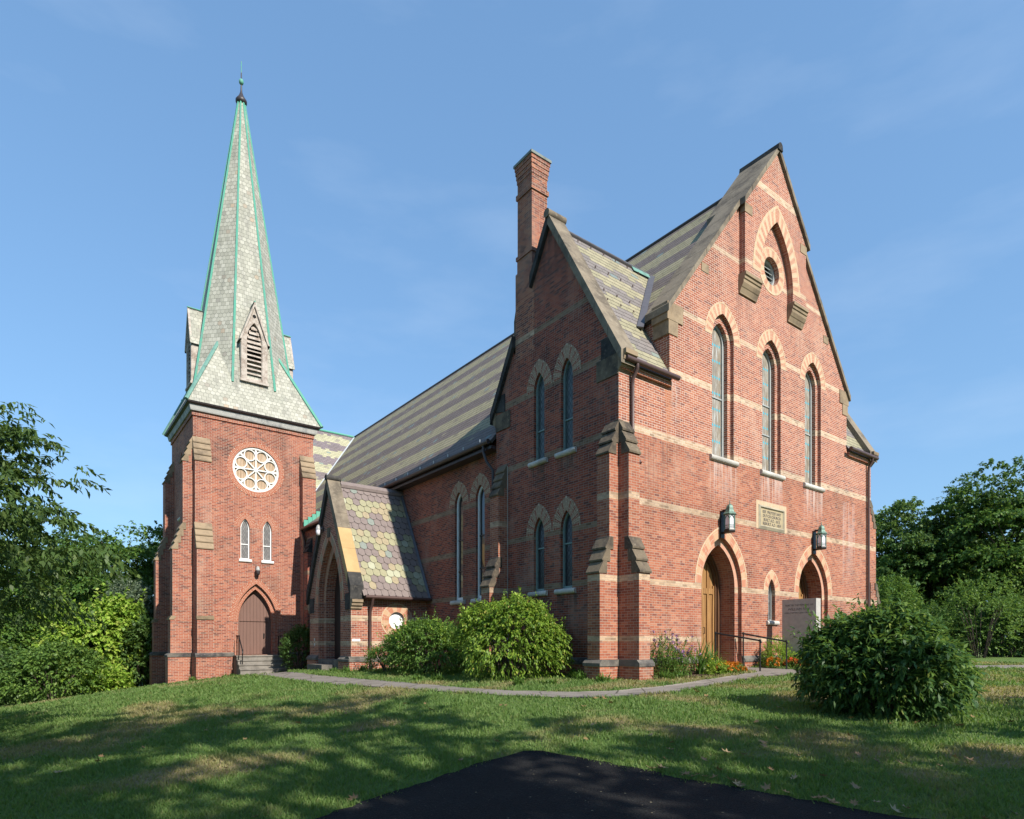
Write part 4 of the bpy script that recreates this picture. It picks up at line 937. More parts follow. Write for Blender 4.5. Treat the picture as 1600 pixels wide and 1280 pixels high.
# rose window
wp = empty('rose_window'); wp.parent = church
rb = MB(); ring_round(rb, MT, TX, 9.02, 1.035, .20, ['tower_v'], 2, hood=.035, n=64, hoodmat='tower_v'); rb.build('ring_surround', wp)
mb = MB(); cdt_fill(mb, MT, circ(TX, 9.02, 1.03, 40), [], 'board', .125); mb.build('boarding', wp)
tr = MB(); m2 = lambda L, d: [MT(u, z, d) for u, z in L]
o, i = circ(TX, 9.02, 1.035, 48), circ(TX, 9.02, .94, 48); tr.strip(m2(o, .04), m2(i, .04), 'rosewhite', closed=True); tr.strip(m2(i, .04), m2(i, .13), 'rosewhite', closed=True)
def flat_ring(cu, cz, r, t, d0, d1, n=20):
    a, b = circ(cu, cz, r, n), circ(cu, cz, r - t, n); tr.strip(m2(a, d0), m2(b, d0), 'rosewhite', closed=True); tr.strip(m2(b, d0), m2(b, d1), 'rosewhite', closed=True); tr.strip(m2(a, d0), m2(a, d1), 'rosewhite', closed=True)
for k in range(8):
    a = math.pi / 2 + k * math.pi / 4; ca, sa = math.cos(a), math.sin(a)
    # spokes
    tr.prism([(.05, -.028), (.48, -.028), (.48, .028), (.05, .028)], lambda p, q_, u, ca=ca, sa=sa: MT(TX + p * ca - q_ * sa, 9.02 + p * sa + q_ * ca, u), .055, .125, 'rosewhite')
    tr.prism([(.46, 0), (.52, -.065), (.58, 0), (.52, .065)], lambda p, q_, u, ca=ca, sa=sa: MT(TX + p * ca - q_ * sa, 9.02 + p * sa + q_ * ca, u), .045, .125, 'rosewhite')
    tr.prism([(.56, -.022), (.95, -.05), (.95, .05), (.56, .022)], lambda p, q_, u, ca=ca, sa=sa: MT(TX + p * ca - q_ * sa, 9.02 + p * sa + q_ * ca, u), .06, .125, 'rosewhite')
    b = a + math.pi / 8; flat_ring(TX + .70 * math.cos(b), 9.02 + .70 * math.sin(b), .272, .046, .062, .125, 24)
flat_ring(TX, 9.02, .10, .085, .04, .125, 16)
tr.build('tracery', wp)
# tower lancets
for cx in (-4.52, -3.53):
    wp = empty('lancet_window'); wp.parent = church
    frame_glass(wp, MT, lambda off, cx=cx: arch_loop(cx, .20, 4.82 - off, 6.22, 6.69, off, n=7), .13, .045, 'whitep', 'glass_tower', bars=(5.52,))
    sill(wp, MT, cx - .28, cx + .28, 4.82, r=.07, out=.08, mat='whitep', inner=.14)
    rb = MB(); ring_blocks(rb, MT, cx, .20, 6.28, 6.69, .26, ['tower_v'], 9, hood=.03, hoodmat='tower_v'); rb.build('arch_surround', wp)
wp = empty('lancet_window'); wp.parent = church
frame_glass(wp, MTL, lambda off: arch_loop(TY, .42, 6.95 - off, 9.2, 10.0, off), .12, .08, 'whitep', 'glass_tower'); sill(wp, MTL, TY - .55, TY + .55, 6.95)
dp = empty('tower_door'); dp.parent = church
mb = MB(); al = arch_loop(TX, .76, .44, 1.95, 3.47, 0, n=12); cdt_fill(mb, MT, al, [], 'door', .40); mb.build('door_leaf', dp)
mb = MB(); mb.box((TX - .74, Y0 + .365, 1.98), (TX + .74, Y0 + .40, 2.07), 'door'); mb.box((TX - .76, Y0 + .35, .44), (TX - .66, Y0 + .40, 1.98), 'door'); mb.box((TX + .66, Y0 + .35, .44), (TX + .76, Y0 + .40, 1.98), 'door'); mb.build('door_frame', dp)
mb = MB(); mb.box((TX + .42, Y0 + .345, 1.2), (TX + .47, Y0 + .40, 1.42), 'iron'); mb.build('handle', dp)
rb = MB(); ring_blocks(rb, MT, TX, .95, 1.95, 3.72, .20, ['tower_v'], 13, hood=.04, n=26, hoodmat='tower_v'); rb.build('arch_surround', dp)

# @@REST

# ------------------------------------------------------------------ terrain
GP = np.array([(-12.2,-11.4,-.74),(-8.6,-6.6,-.66),(-6,-2,-.32),(-2.8,-2.3,-.13),(.3,-1.0,0.0),(-.8,.4,0.0),(-1.2,5,0.0),(-3,10.2,-.08),(-3.6,13,-.14),(-2.5,16.5,-.25),(-4.4,17.4,-.46),(-6.0,18,-.58),(-7.2,18.6,-.75),(-8.4,25,-1.35),(-11.1,25.4,-1.7),(-12.6,.4,-.95),(-12.2,12,-1.15),(-8,8,-.5),(-5,5,-.2),
(4.5,-1.2,.12),(10,-.6,.15),(14.8,-.6,.15),(9,-6,.08),(20,-3,.1),(3,-10,-.25),(-1.8,-7.2,-.25),(-6,-11,-.6),(-20,20,-2.4),(-20,0,-1.6),(-20,-15,-1.2),(0,-20,-.5),(15,-18,-.2),(30,10,.1),(30,-10,.1),(10,30,-.6),(-5,40,-2.2),(40,40,0),(-35,40,-3.5),(-40,0,-2.8),(-20,-40,-1.5),(20,-40,-.3)], float)
def _k(r): return np.where(r > 1e-9, r * r * np.log(np.maximum(r, 1e-9)), 0)
_n = len(GP); _P = GP[:, :2] / 10
_A = np.zeros((_n + 3, _n + 3)); _A[:_n, :_n] = _k(np.linalg.norm(_P[:, None] - _P[None], axis=2)) + np.eye(_n) * .003
_A[:_n, _n] = 1; _A[:_n, _n + 1:] = _P; _A[_n, :_n] = 1; _A[_n + 1:, :_n] = _P.T
_W = np.linalg.solve(_A, np.concatenate([GP[:, 2], [0, 0, 0]]))
def gz(x, y):
    x = np.asarray(x, float); y = np.asarray(y, float); s = x.shape
    p = np.stack([x.ravel(), y.ravel()], 1) / 10; out = np.empty(len(p))
    for i in range(0, len(p), 20000):
        q = p[i:i + 20000]; out[i:i + 20000] = _k(np.linalg.norm(q[:, None] - _P[None], axis=2)) @ _W[:_n] + _W[_n] + q @ _W[_n + 1:]
    r = np.hypot(x, y - 5); w = np.clip((r - 32) / 28, 0, 1); w = w * w * (3 - 2 * w)
    return out.reshape(s) * (1 - w) - 1.2 * w
def np_mesh(name, V, F, mats, midx=None, smooth=False, parent=None):
    """mesh from numpy arrays; F has 3 or 4 columns"""
    me = bpy.data.meshes.new(name); me.vertices.add(len(V)); me.vertices.foreach_set('co', np.ascontiguousarray(V, np.float32).ravel())
    k = F.shape[1]; me.loops.add(F.size); me.loops.foreach_set('vertex_index', np.ascontiguousarray(F, np.int32).ravel())
    me.polygons.add(len(F)); me.polygons.foreach_set('loop_start', np.arange(0, F.size, k, dtype=np.int32))
    try: me.polygons.foreach_set('loop_total', np.full(len(F), k, np.int32))
    except Exception: pass
    for m in mats: me.materials.append(M[m] if isinstance(m, str) else m)
    if midx is not None: me.polygons.foreach_set('material_index', np.asarray(midx, np.int32))
    me.update(calc_edges=True)
    if smooth: me.shade_smooth()
    o = bpy.data.objects.new(name, me); COL.objects.link(o)
    if parent is not None: o.parent = parent
    return o
def poly_in(x, y, L):
    x = np.asarray(x); y = np.asarray(y); c = np.zeros(x.shape, bool); j = len(L) - 1
    for i in range(len(L)):
        xi, yi = L[i]; xj, yj = L[j]
        if yi != yj:
            c ^= ((yi > y) != (yj > y)) & (x < (xj - xi) * (y - yi) / (yj - yi) + xi)
        j = i
    return c
# colour of grass, with dry patches; shared by the turf sheet and the blades
def grass_nodes(s, ob):
    n1 = s.noise(ob, .16, 4, .6); n2 = s.noise(ob, .55, 5, .65); n3 = s.noise(ob, 7, 4, .7)
    dry = s.sstep(s.math('ADD', s.math('MULTIPLY', n1, .55), s.math('MULTIPLY', n2, .45)), .515, .60)
    px, py, _ = s.sep(ob)
    for cx, cy, ra, rb in ((-10.45, -2.45, 1.35, .95), (-9.9, 6.6, .8, 2.2), (.2, -5.1, 1.7, .9), (2.0, -1.3, 2.6, .5), (-1.6, -1.2, 1.6, .5), (-3.7, -7.2, .55, .5), (3.9, -7.3, 1.8, .7), (-3.2, -9.0, .8, .55), (-7.6, -1.5, .7, .5)):
        ex = s.math('DIVIDE', s.math('SUBTRACT', px, cx), ra); ey_ = s.math('DIVIDE', s.math('SUBTRACT', py, cy), rb)
        dd = s.math('SQRT', s.math('ADD', s.math('MULTIPLY', ex, ex), s.math('MULTIPLY', ey_, ey_)))
        dry = s.math('MAXIMUM', dry, s.sstep(s.math('SUBTRACT', s.math('ADD', 1.0, s.math('MULTIPLY', s.math('SUBTRACT', n2, .5), 2.2)), dd), -.1, .35))
    dry = s.math('MULTIPLY', dry, .88)
    lush = s.mix(n2, (0.098, 0.182, 0.048), (0.172, 0.232, 0.068))
    c = s.mix(dry, lush, (0.36, 0.265, 0.15))
    return s.mix(s.math('MULTIPLY', s.sstep(n3, .45, .7), .35), c, (0.035, 0.05, 0.012)), n3
s = NT('turf'); ob = s.coord('Object'); c, n3 = grass_nodes(s, ob)
fine = s.noise(ob, 60, 4, .75); c = s.mix(s.math('MULTIPLY', s.sstep(fine, .4, .65), .45), c, (0.03, 0.045, 0.012))
c = s.mix(s.math('MULTIPLY', s.sstep(s.noise(ob, 25, 3), .6, .75), .3), c, (0.20, 0.18, 0.09))
s.bsdf(c, .95, s.math('ADD', fine, s.math('MULTIPLY', n3, 2.0)), .03, .9, spec=.1); M['turf'] = s.m
s = NT('grass_blade'); ob = s.n('ShaderNodeNewGeometry').outputs['Position']; c, n3 = grass_nodes(s, ob)
g = s.n('ShaderNodeNewGeometry'); rnd = g.outputs['Random Per Island']
c = s.mix(.32, c, s.ramp(rnd, [(0, (0.085, 0.19, 0.044)), (.5, (0.15, 0.27, 0.066)), (.85, (0.23, 0.30, 0.10)), (1, (0.30, 0.25, 0.12))]), 'MIX')
b = s.n('ShaderNodeBsdfPrincipled'); s.put(b.inputs['Base Color'], c); b.inputs['Roughness'].default_value = .6; b.inputs['Specular IOR Level'].default_value = .25
tr = s.n('ShaderNodeBsdfTranslucent'); s.put(tr.inputs[0], s.mix(1.0, c, (1.2, 1.3, .6), 'MULTIPLY')); ms = s.n('ShaderNodeMixShader'); ms.inputs[0].default_value = .42
s.t.links.new(b.outputs[0], ms.inputs[1]); s.t.links.new(tr.outputs[0], ms.inputs[2]); s.t.links.new(ms.outputs[0], s.out.inputs[0]); M['blade'] = s.m
s = NT('asphalt'); ob = s.coord('Object'); a = s.noise(ob, 75, 4, .75); b_ = s.noise(ob, 2.2, 5, .6)
v = s.n('ShaderNodeTexVoronoi'); v.inputs['Scale'].default_value = 42; s.put(v.inputs['Vector'], ob); v2 = s.n('ShaderNodeTexVoronoi'); v2.inputs['Scale'].default_value = 19; s.put(v2.inputs['Vector'], ob)
c = s.mix(s.sstep(a, .35, .7), (0.008, 0.008, 0.0085), (0.026, 0.026, 0.027)); c = s.mix(s.math('MULTIPLY', s.sstep(b_, .45, .75), .3), c, (0.034, 0.033, 0.032))
fl = s.math('MULTIPLY', s.sstep(s.sep(v.outputs['Color'])[0], .90, .93), s.math('LESS_THAN', v.outputs['Distance'], .30))
msk = s.sstep(b_, .42, .62); fl = s.math('MULTIPLY', fl, msk)
c = s.mix(s.math('MULTIPLY', fl, .75), c, (0.10, 0.095, 0.075))
fl2 = s.math('MULTIPLY', s.sstep(s.sep(v2.outputs['Color'])[1], .965, .975), s.math('LESS_THAN', v2.outputs['Distance'], .22)); c = s.mix(fl2, c, (0.20, 0.17, 0.11))
s.bsdf(c, .85, s.math('ADD', a, v.outputs['Distance']), .012, 1.0, spec=.12); M['asphalt'] = s.m
s = NT('footpath'); ob = s.coord('Object'); a = s.noise(ob, 55, 5, .7); b_ = s.noise(ob, 1.4, 6, .65)
c = s.mix(s.sstep(a, .3, .7), (0.165, 0.147, 0.128), (0.25, 0.222, 0.195)); c = s.mix(s.math('MULTIPLY', s.sstep(b_, .42, .7), .5), c, (0.13, 0.112, 0.095))
vc = s.n('ShaderNodeTexVoronoi'); vc.feature = 'DISTANCE_TO_EDGE'; vc.inputs['Scale'].default_value = .8; s.put(vc.inputs['Vector'], ob); c = s.mix(s.math('MULTIPLY', s.math('LESS_THAN', vc.outputs['Distance'], .011), .8), c, (0.045, 0.042, 0.03))
s.bsdf(c, .9, a, .004, .5, spec=.2); M['footpath'] = s.m
s = NT('mulch'); ob = s.coord('Object'); a = s.noise(ob, 45, 5, .75); c = s.ramp(a, [(.3, (0.02, 0.012, 0.01)), (.5, (0.07, 0.045, 0.035)), (.7, (0.15, 0.10, 0.075))]); s.bsdf(c, .95, a, .03, 1.0, spec=.1); M['mulch'] = s.m

def axis_pts(): 
    a = list(np.arange(-24, 24.01, .5)) + list(np.arange(26, 62, 3)) + [75, 100, 140, 200, 300, 450, 700, 1100, 1600]
    return np.array(sorted(set([-v for v in a if v > 24] + a)))
gx = axis_pts(); GX, GY = np.meshgrid(gx, gx); GZ = gz(GX, GY); nn_ = len(gx)
I = np.arange(nn_ * nn_).reshape(nn_, nn_); F = np.stack([I[:-1, :-1], I[:-1, 1:], I[1:, 1:], I[1:, :-1]], -1).reshape(-1, 4)
tag(np_mesh('lawn', np.stack([GX, GY, GZ], -1).reshape(-1, 3), F, ['turf'], smooth=True), kind='structure')
def sheet(name, poly, mat, lift, step=.35, kind='structure', jit=.0):
    """a thin layer following the ground inside a polygon"""
    xs = [p[0] for p in poly]; ys = [p[1] for p in poly]
    P = []
    for i in range(len(poly)):       # ragged edge
        a, b = np.array(poly[i]), np.array(poly[(i + 1) % len(poly)]); m = max(1, int(np.linalg.norm(b - a) / (step * .5)))
        for k in range(m): q = a + (b - a) * k / m; P.append(tuple(q + (RNG.random(2) - .5) * jit))
    nb = len(P); X, Y = np.meshgrid(np.arange(min(xs), max(xs), step), np.arange(min(ys), max(ys), step)); ins = poly_in(X, Y, P)
    vs = [Vector(p) for p in P] + [Vector((float(a), float(b))) for a, b in zip(X[ins], Y[ins])]
    ov, oe, of, *_ = geometry.delaunay_2d_cdt(vs, [(i, (i + 1) % nb) for i in range(nb)], [], 1, 1e-6)
    A = np.array([(v.x, v.y) for v in ov]); Z = gz(A[:, 0], A[:, 1]) + lift
    tris = np.array([f for f in of if len(f) == 3], np.int32)
    nv = len(A); V = np.concatenate([np.c_[A, Z], np.c_[A, Z - .18]])
    F = np.concatenate([tris, (tris + nv)[:, ::-1]])
    ed = {}
    for t in tris:
        for i in range(3):
            e = (t[i], t[(i + 1) % 3]); k = (min(e), max(e)); ed[k] = None if k in ed else e
    side = [e for e in ed.values() if e is not None]
    F = np.concatenate([F] + [np.array([[a, b, b + nv], [a, b + nv, a + nv]], np.int32) for a, b in side])
    return tag(np_mesh(name, V, F, [mat]), kind=kind)
ASPHALT = [(-30, -8.2), (-16, -6.7), (-12, -5.95), (-10.48, -5.71), (-9.16, -5.35), (-7.98, -5.06), (-7.40, -4.97), (-7.12, -4.97), (-6.95, -5.12), (-6.86, -5.5), (-6.8, -5.96), (-6.70, -6.8), (-6.65, -7.42), (-6.53, -7.92), (-6.45, -8.54), (-6.3, -9.2), (-5.9, -11), (-5.0, -14), (-3, -20), (-3, -34), (-30, -34)]
PATH = [(-5.15, 17.3), (-5.45, 14), (-5.65, 10.1), (-5.65, 6.4), (-5.2, 4.0), (-4.85, 2.3), (-4.68, .8), (-4.3, -.9), (-3.8, -2.0), (-3.0, -2.75), (-1.6, -3.05), (.35, -2.8), (2.8, -2.35), (4.8, -2.75), (8, -3.6), (12.5, -4.9), (30, -9.5), (30, -7.3), (13.5, -3.2), (9, -2.3), (6.1, -1.75), (6.05, .1), (4.0, .1), (4.0, -1.45), (1.9, -1.75), (-.3, -2.08), (-1.26, -2.12), (-2.35, -2.0), (-3.0, -1.5), (-3.7, -.3), (-4.0, 1.0), (-4.15, 3.6), (-4.3, 6.6), (-4.4, 10.1), (-4.1, 14), (-3.0, 17.3)]
ROAD = [(9.0, -7.6), (12.5, -8.2), (40, -16), (40, -13.6), (20, -7.5), (13, -5.6), (8.0, -4.2)]
BED1 = [(.9, -.1), (3.95, -.1), (3.95, -1.45), (3.0, -1.55), (1.9, -1.5), (1.2, -1.05)]
BED2 = [(6.1, -.1), (12.5, -.1), (12.5, -1.7), (9.0, -2.0), (6.1, -1.6)]
sheet('parking_lot', ASPHALT, 'asphalt', .030, .3, jit=.085); sheet('footpath', PATH, 'footpath', .022, .3, jit=.08)
sheet('flower_bed', BED1, 'mulch', .03, .2, jit=.06); sheet('flower_bed', BED2, 'mulch', .03, .25, jit=.06)
def blocked(x, y):
    b = poly_in(x, y, ASPHALT) | poly_in(x, y, PATH) | poly_in(x, y, BED1) | poly_in(x, y, BED2)
    b |= (x > -.05) & (x < 15) & (y > 0) & (y < 36)
    b |= (x > -3.1) & (x < .2) & (y > 10.4) & (y < 19); b |= (x > -6.9) & (x < -1.2) & (y > 18.9) & (y < 24.3)
    return b
rng_ = lambda n: RNG.normal(size=n) * .045
# real grass blades on the near lawn, thinning with distance
N = 380000
rad = 3.2 * (34.0 / 3.2) ** (RNG.random(N) ** .92); ang = TH + (RNG.random(N) - .5) * R(118)
bx = CAM[0] + rad * np.cos(ang); by = CAM[1] + rad * np.sin(ang); keep = ~blocked(bx + rng_(N) , by + rng_(N))
# a fringe hanging over the edges of the hard surfaces
bx, by, rad = bx[keep], by[keep], rad[keep]; n = len(bx); bz = gz(bx, by) - .008
lumps = .72 + .5 * np.clip(.5 + .35 * np.sin(bx * 3.1 + 1.7 * np.sin(by * 2.3)) + .35 * np.sin(by * 3.7 + 1.3 * np.sin(bx * 1.9 + 2)), 0, 1)
# longer tufts along the edges of path, beds and paving
ex, ey = [], []
for L_ in (PATH, ASPHALT, BED1, BED2):
    for i in range(len(L_)):
        a, b = np.array(L_[i]), np.array(L_[(i + 1) % len(L_)]); m = int(min(np.linalg.norm(b - a), 12) * 110)
        if np.linalg.norm((a + b) / 2 - CAM[:2]) > 34 or m < 2: continue
        f = RNG.random((m, 1)); q = a + (b - a) * f + RNG.normal(size=(m, 2)) * .05; ex.append(q[:, 0]); ey.append(q[:, 1])
ex = np.concatenate(ex); ey = np.concatenate(ey); q = (ex < -3.2) | (ey < -.15) | (ex > .3); tuft = np.sin(ex * 5.3) + np.sin(ey * 4.1 + 1) + RNG.random(len(ex)) * 1.2 > .7; ex, ey = ex[q & tuft], ey[q & tuft]; n0 = n
bx = np.r_[bx, ex]; by = np.r_[by, ey]; rad = np.r_[rad, np.hypot(ex - CAM[0], ey - CAM[1])]; n = len(bx); bz = gz(bx, by) - .008
lumps = np.r_[lumps, .85 + .55 * RNG.random(n - n0)]
hgt = (.026 + .036 * RNG.random(n)) * (1 + .03 * rad) * lumps; wid = (.0022 + .0016 * RNG.random(n)) * (1 + .16 * rad + .004 * rad ** 2); yaw = RNG.random(n) * 2 * np.pi; lean = (RNG.random((n, 2)) - .5) * 1.5
dx, dy = np.cos(yaw) * wid, np.sin(yaw) * wid
base = np.stack([bx, by, bz], 1); off = np.stack([dx, dy, np.zeros(n)], 1); top = np.stack([lean[:, 0] * hgt, lean[:, 1] * hgt, hgt], 1)
mid = top * np.array([.35, .35, .6])
V = np.stack([base - off, base + off, base + mid + off * .75, base + top, base + mid - off * .75], 1).reshape(-1, 3); k = np.arange(n)[:, None] * 5
F = np.concatenate([k + np.array([[0, 1, 2]]), k + np.array([[0, 2, 4]]), k + np.array([[4, 2, 3]])])
tag(np_mesh('grass', V, F, ['blade']), 'short mown grass with dry brown patches on the lawn before the church', 'grass', kind='stuff')

# ------------------------------------------------------------------ lanterns, lamps, tablet, monument, rails, steps
def lantern(x, label):
    t = tag(empty('wall_lantern', (x, -.28, 0)), label, 'lantern', 'lanterns over the front doors')
    n = 6; ph = .5
    mb = MB(); mb.box((-.10, .24, 4.18), (.10, .30, 5.0), 'iron'); mb.box((-.04, .0, 4.98), (.04, .24, 5.04), 'iron'); mb.box((-.04, .0, 4.30), (.04, .24, 4.36), 'iron'); mb.build('back_plate', t)
    mb = MB(); mb.lathe((0, 0, 0), [(.18, 4.84), (.215, 4.86), (.21, 4.88), (.155, 4.92), (.125, 4.99), (.115, 5.07), (.09, 5.13), (.04, 5.17), (.014, 5.19), (.010, 5.30)], 'lantern_green', n, phase=ph); mb.build('cap', t)
    mb = MB(); mb.lathe((0, 0, 0), [(.155, 4.42), (.155, 4.84)], 'opal', n, phase=ph); mb.build('pane', t)
    mb = MB(); mb.lathe((0, 0, 0), [(.145, 4.31), (.18, 4.33), (.18, 4.38), (.168, 4.42)], 'iron', n, phase=ph)
    r = .164
    for k in range(n):
        a, b = 2 * math.pi * (k + ph) / n, 2 * math.pi * (k + 1 + ph) / n
        A = Vector((r * math.cos(a), r * math.sin(a), 0)); B = Vector((r * math.cos(b), r * math.sin(b), 0))
        mb.tube([A + Vector((0, 0, 4.38)), A + Vector((0, 0, 4.85))], .016, 'lantern_green', 4)
        for z in (4.46, 4.52): mb.tube([A + Vector((0, 0, z)), B + Vector((0, 0, z))], .009, 'lantern_green', 4)
        Mid = (A + B) / 2
        mb.tube([A + Vector((0, 0, 4.70)), A * .75 + B * .25 + Vector((0, 0, 4.78)), Mid + Vector((0, 0, 4.83)), A * .25 + B * .75 + Vector((0, 0, 4.78)), B + Vector((0, 0, 4.70))], .010, 'lantern_green', 4)
    mb.build('cage', t)
lantern(4.58, 'green copper lantern with opal panes above the left front door')
lantern(10.2, 'green copper lantern with opal panes above the right front door behind the monument')
def jar_lamp(o, U, N, z, label):
    t = tag(empty('wall_lamp', (0, 0, 0)), label, 'lamp', 'small jar lamps over the side doors'); mp = mapper(o, U, N)
    c = mp(0, 0, -.20)
    mb = MB(); mb.tube([mp(0, z + .10, 0), mp(0, z + .10, -.2)], .035, 'lampgrey', 8); mb.box(tuple(min(a, b) for a, b in zip(mp(-.06, z - .02, -.05), mp(.06, z + .2, .01))), tuple(max(a, b) for a, b in zip(mp(-.06, z - .02, -.05), mp(.06, z + .2, .01))), 'gutter_dark')
    mb.lathe((c[0], c[1], z), [(.02, .24), (.06, .20), (.10, .10), (.10, .04)][::-1], 'lampgrey', 12); mb.build('housing', t, smooth=40)
    mb = MB(); mb.lathe((c[0], c[1], z), [(.03, -.19), (.075, -.15), (.10, -.06), (.09, .04)], 'opal' if U[1] else 'gutter_dark', 12); mb.build('shade', t, smooth=50)
jar_lamp((TX + .02, Y0, 0), (1, 0, 0), (0, 1, 0), 4.28, 'small jar lamp with dark shade above the brown tower door')
jar_lamp((PX, PY + .62, 0), (0, 1, 0), (1, 0, 0), 5.45, 'small jar lamp with white shade above the dark porch door')

def text_mesh(txt, size, mat, name, parent, frame, depth=.006, align='CENTER'):
    c = bpy.data.curves.new(name, 'FONT'); c.body = txt; c.size = size; c.align_x = align; c.extrude = depth; c.resolution_u = 2
    tmp = bpy.data.objects.new(name, c); COL.objects.link(tmp); dg = bpy.context.evaluated_depsgraph_get()
    me = bpy.data.meshes.new_from_object(tmp.evaluated_get(dg)); bpy.data.objects.remove(tmp); bpy.data.curves.remove(c)
    me.name = name; me.materials.clear(); me.materials.append(M[mat]); o = bpy.data.objects.new(name, me); COL.objects.link(o)
    o.parent = parent; o.matrix_local = frame; return o
t = tag(empty('stone_tablet', (7.4, 0, 0)), 'square tan dated stone tablet set in the brick between the two front doors', 'plaque')
mb = MB(); a0, a1, b0, b1 = -.80, .80, 4.71, 5.50
o = [(a0, b0), (a1, b0), (a1, b1), (a0, b1)]; i = [(a0 + .07, b0 + .09), (a1 - .07, b0 + .09), (a1 - .07, b1 - .07), (a0 + .07, b1 - .07)]; i2 = [(a0 + .12, b0 + .13), (a1 - .12, b0 + .13), (a1 - .12, b1 - .11), (a0 + .12, b1 - .11)]
P = lambda L, y: [(u, y, z) for u, z in L]
mb.strip(P(o, -.012), P(o, .05), 'plaque_frame', closed=True); mb.strip(P(o, -.012), P(i, -.055), 'plaque_frame', closed=True); mb.strip(P(i, -.055), P(i2, -.008), 'plaque_frame', closed=True); mb.build('frame', t)
mb = MB(); mb.face(P(i2, -.0085), 'plaque'); mb.build('panel', t)
for k, (tx, zz, sz) in enumerate((('REF. PROTESTANT', 5.25, .150), ('DUTCH CHURCH', 5.12, .150), ('BUILT A.D. 1813', 4.99, .155), ('REBUILT A.D. 1859', 4.865, .148))):
    text_mesh(tx, sz * .92, 'engrave', 'lettering', t, Matrix.Translation((0, -.0135, zz)) @ Matrix.Rotation(R(90), 4, 'X'), .003)
mb = MB()   # cream brick surround, flush in the wall
for q in (((-.93, 4.71), (-.80, 5.63)), ((.80, 4.71), (.93, 5.63)), ((-.80, 5.50), (.80, 5.63))):
    mb.face([(q[0][0], -.006, q[0][1]), (q[1][0], -.006, q[0][1]), (q[1][0], -.006, q[1][1]), (q[0][0], -.006, q[1][1])], 'cream')
mb.build('brick_border', t)

t = tag(empty('stone_monument', (7.33, -1.05, 0)), 'tall grey granite memorial slab with engraved lines beside the right front door', 'monument')
mb = MB(); z0, z1 = 0.0, 2.36
mb.box((-.14, -.56, z0), (.14, .56, z1), 'granite'); mb.build('slab', t)
mb = MB(); mb.box((-.26, -.7, -.2), (.26, .7, .14), 'granite'); mb.build('base', t)
fr = lambda z: Matrix.Translation((-.141, 0, z)) @ Matrix.Rotation(R(-90), 4, 'Z') @ Matrix.Rotation(R(90), 4, 'X')
for tx, zz, sz in (('HERE LIE THE REMAINS OF', 2.14, .078), ('WILLIAM FEW', 2.00, .115), ('BORN 1748 MARYLAND DIED 1828', 1.90, .062)):
    text_mesh(tx, sz, 'engrave', 'lettering', t, fr(zz), .002)

def ground_z(x, y): return float(gz(np.array([x]), np.array([y]))[0])
def handrail(name_label, pts, posts, group='black handrails', rails2=False):
    """pts: top rail path; posts: (x, y, z_top) standing on the ground"""
    t = tag(empty('handrail', (posts[0][0], posts[0][1], 0)), name_label, 'handrail', group); o_ = Vector(t.location)
    mb = MB(); mb.tube([V3(p) - o_ for p in pts], .026, 'iron', 8); mb.build('rail', t, smooth=45)
    for x, y, zt, zb in posts:
        mb = MB(); mb.tube([V3((x, y, zb)) - o_, V3((x, y, zt)) - o_], .024, 'iron', 8); mb.build('post', t, smooth=45)
        mb = MB(); mb.lathe(((x - o_.x), (y - o_.y), zt - .03), [(.034, 0), (.036, .03), (.034, .07)], 'iron', 8); mb.build('collar', t)
handrail('black pipe handrail on the left of the front door ramp', [(4.05, -.14, 1.25), (4.25, -.75, 1.14), (4.45, -1.36, 1.02), (4.46, -1.40, .96)], [(4.05, -.14, 1.25, .2), (4.45, -1.36, 1.02, -.1)])
handrail('black pipe handrail on the right of the front door ramp nearer the monument', [(5.52, -.14, 1.25), (5.70, -.75, 1.12), (5.89, -1.36, 1.00), (5.90, -1.40, .94)], [(5.52, -.14, 1.25, .2), (5.89, -1.36, 1.00, -.1)])
st = tag(empty('stone_steps', (TX, 18.4, 0)), 'grey concrete steps up to the brown tower door', 'steps')
for k in range(4):
    zt = .40 - .19 * k; y0 = 18.62 - .33 * k
    mb = MB(); mb.box((-1.02 - .03 * k, y0 - 18.4 - .33, -.9), (1.02 + .03 * k, .5 - .004 * k if k == 0 else y0 - 18.4 + .02, zt - .05), 'steps'); mb.box((-1.045 - .03 * k, y0 - 18.4 - .365, zt - .05), (1.045 + .03 * k, .5 - .004 * k if k == 0 else y0 - 18.4 + .02, zt), 'steps'); mb.build('step', st)
for sx, lab in ((-1, 'black iron rail on the left of the tower steps'), (1, 'black iron rail on the right of the tower steps beside the dark bush')):
    x = TX + sx * .92
    handrail(lab, [(x, 18.70, .98), (x, 18.60, 1.30), (x, 18.35, 1.28), (x, 17.70, .62), (x, 17.66, .5)], [(x, 18.66, 1.28, .38), (x, 18.32, 1.27, .2), (x, 17.72, .64, -.3)], 'iron rails of the tower steps')
st = tag(empty('stone_step', (-3.27, 12.8, 0)), 'weathered stone block step in front of the porch door', 'step')
mb = MB(); mb.box((-.25, -.8, -.6), (.17, .8, .12), 'plinth'); mb.build('block', st)

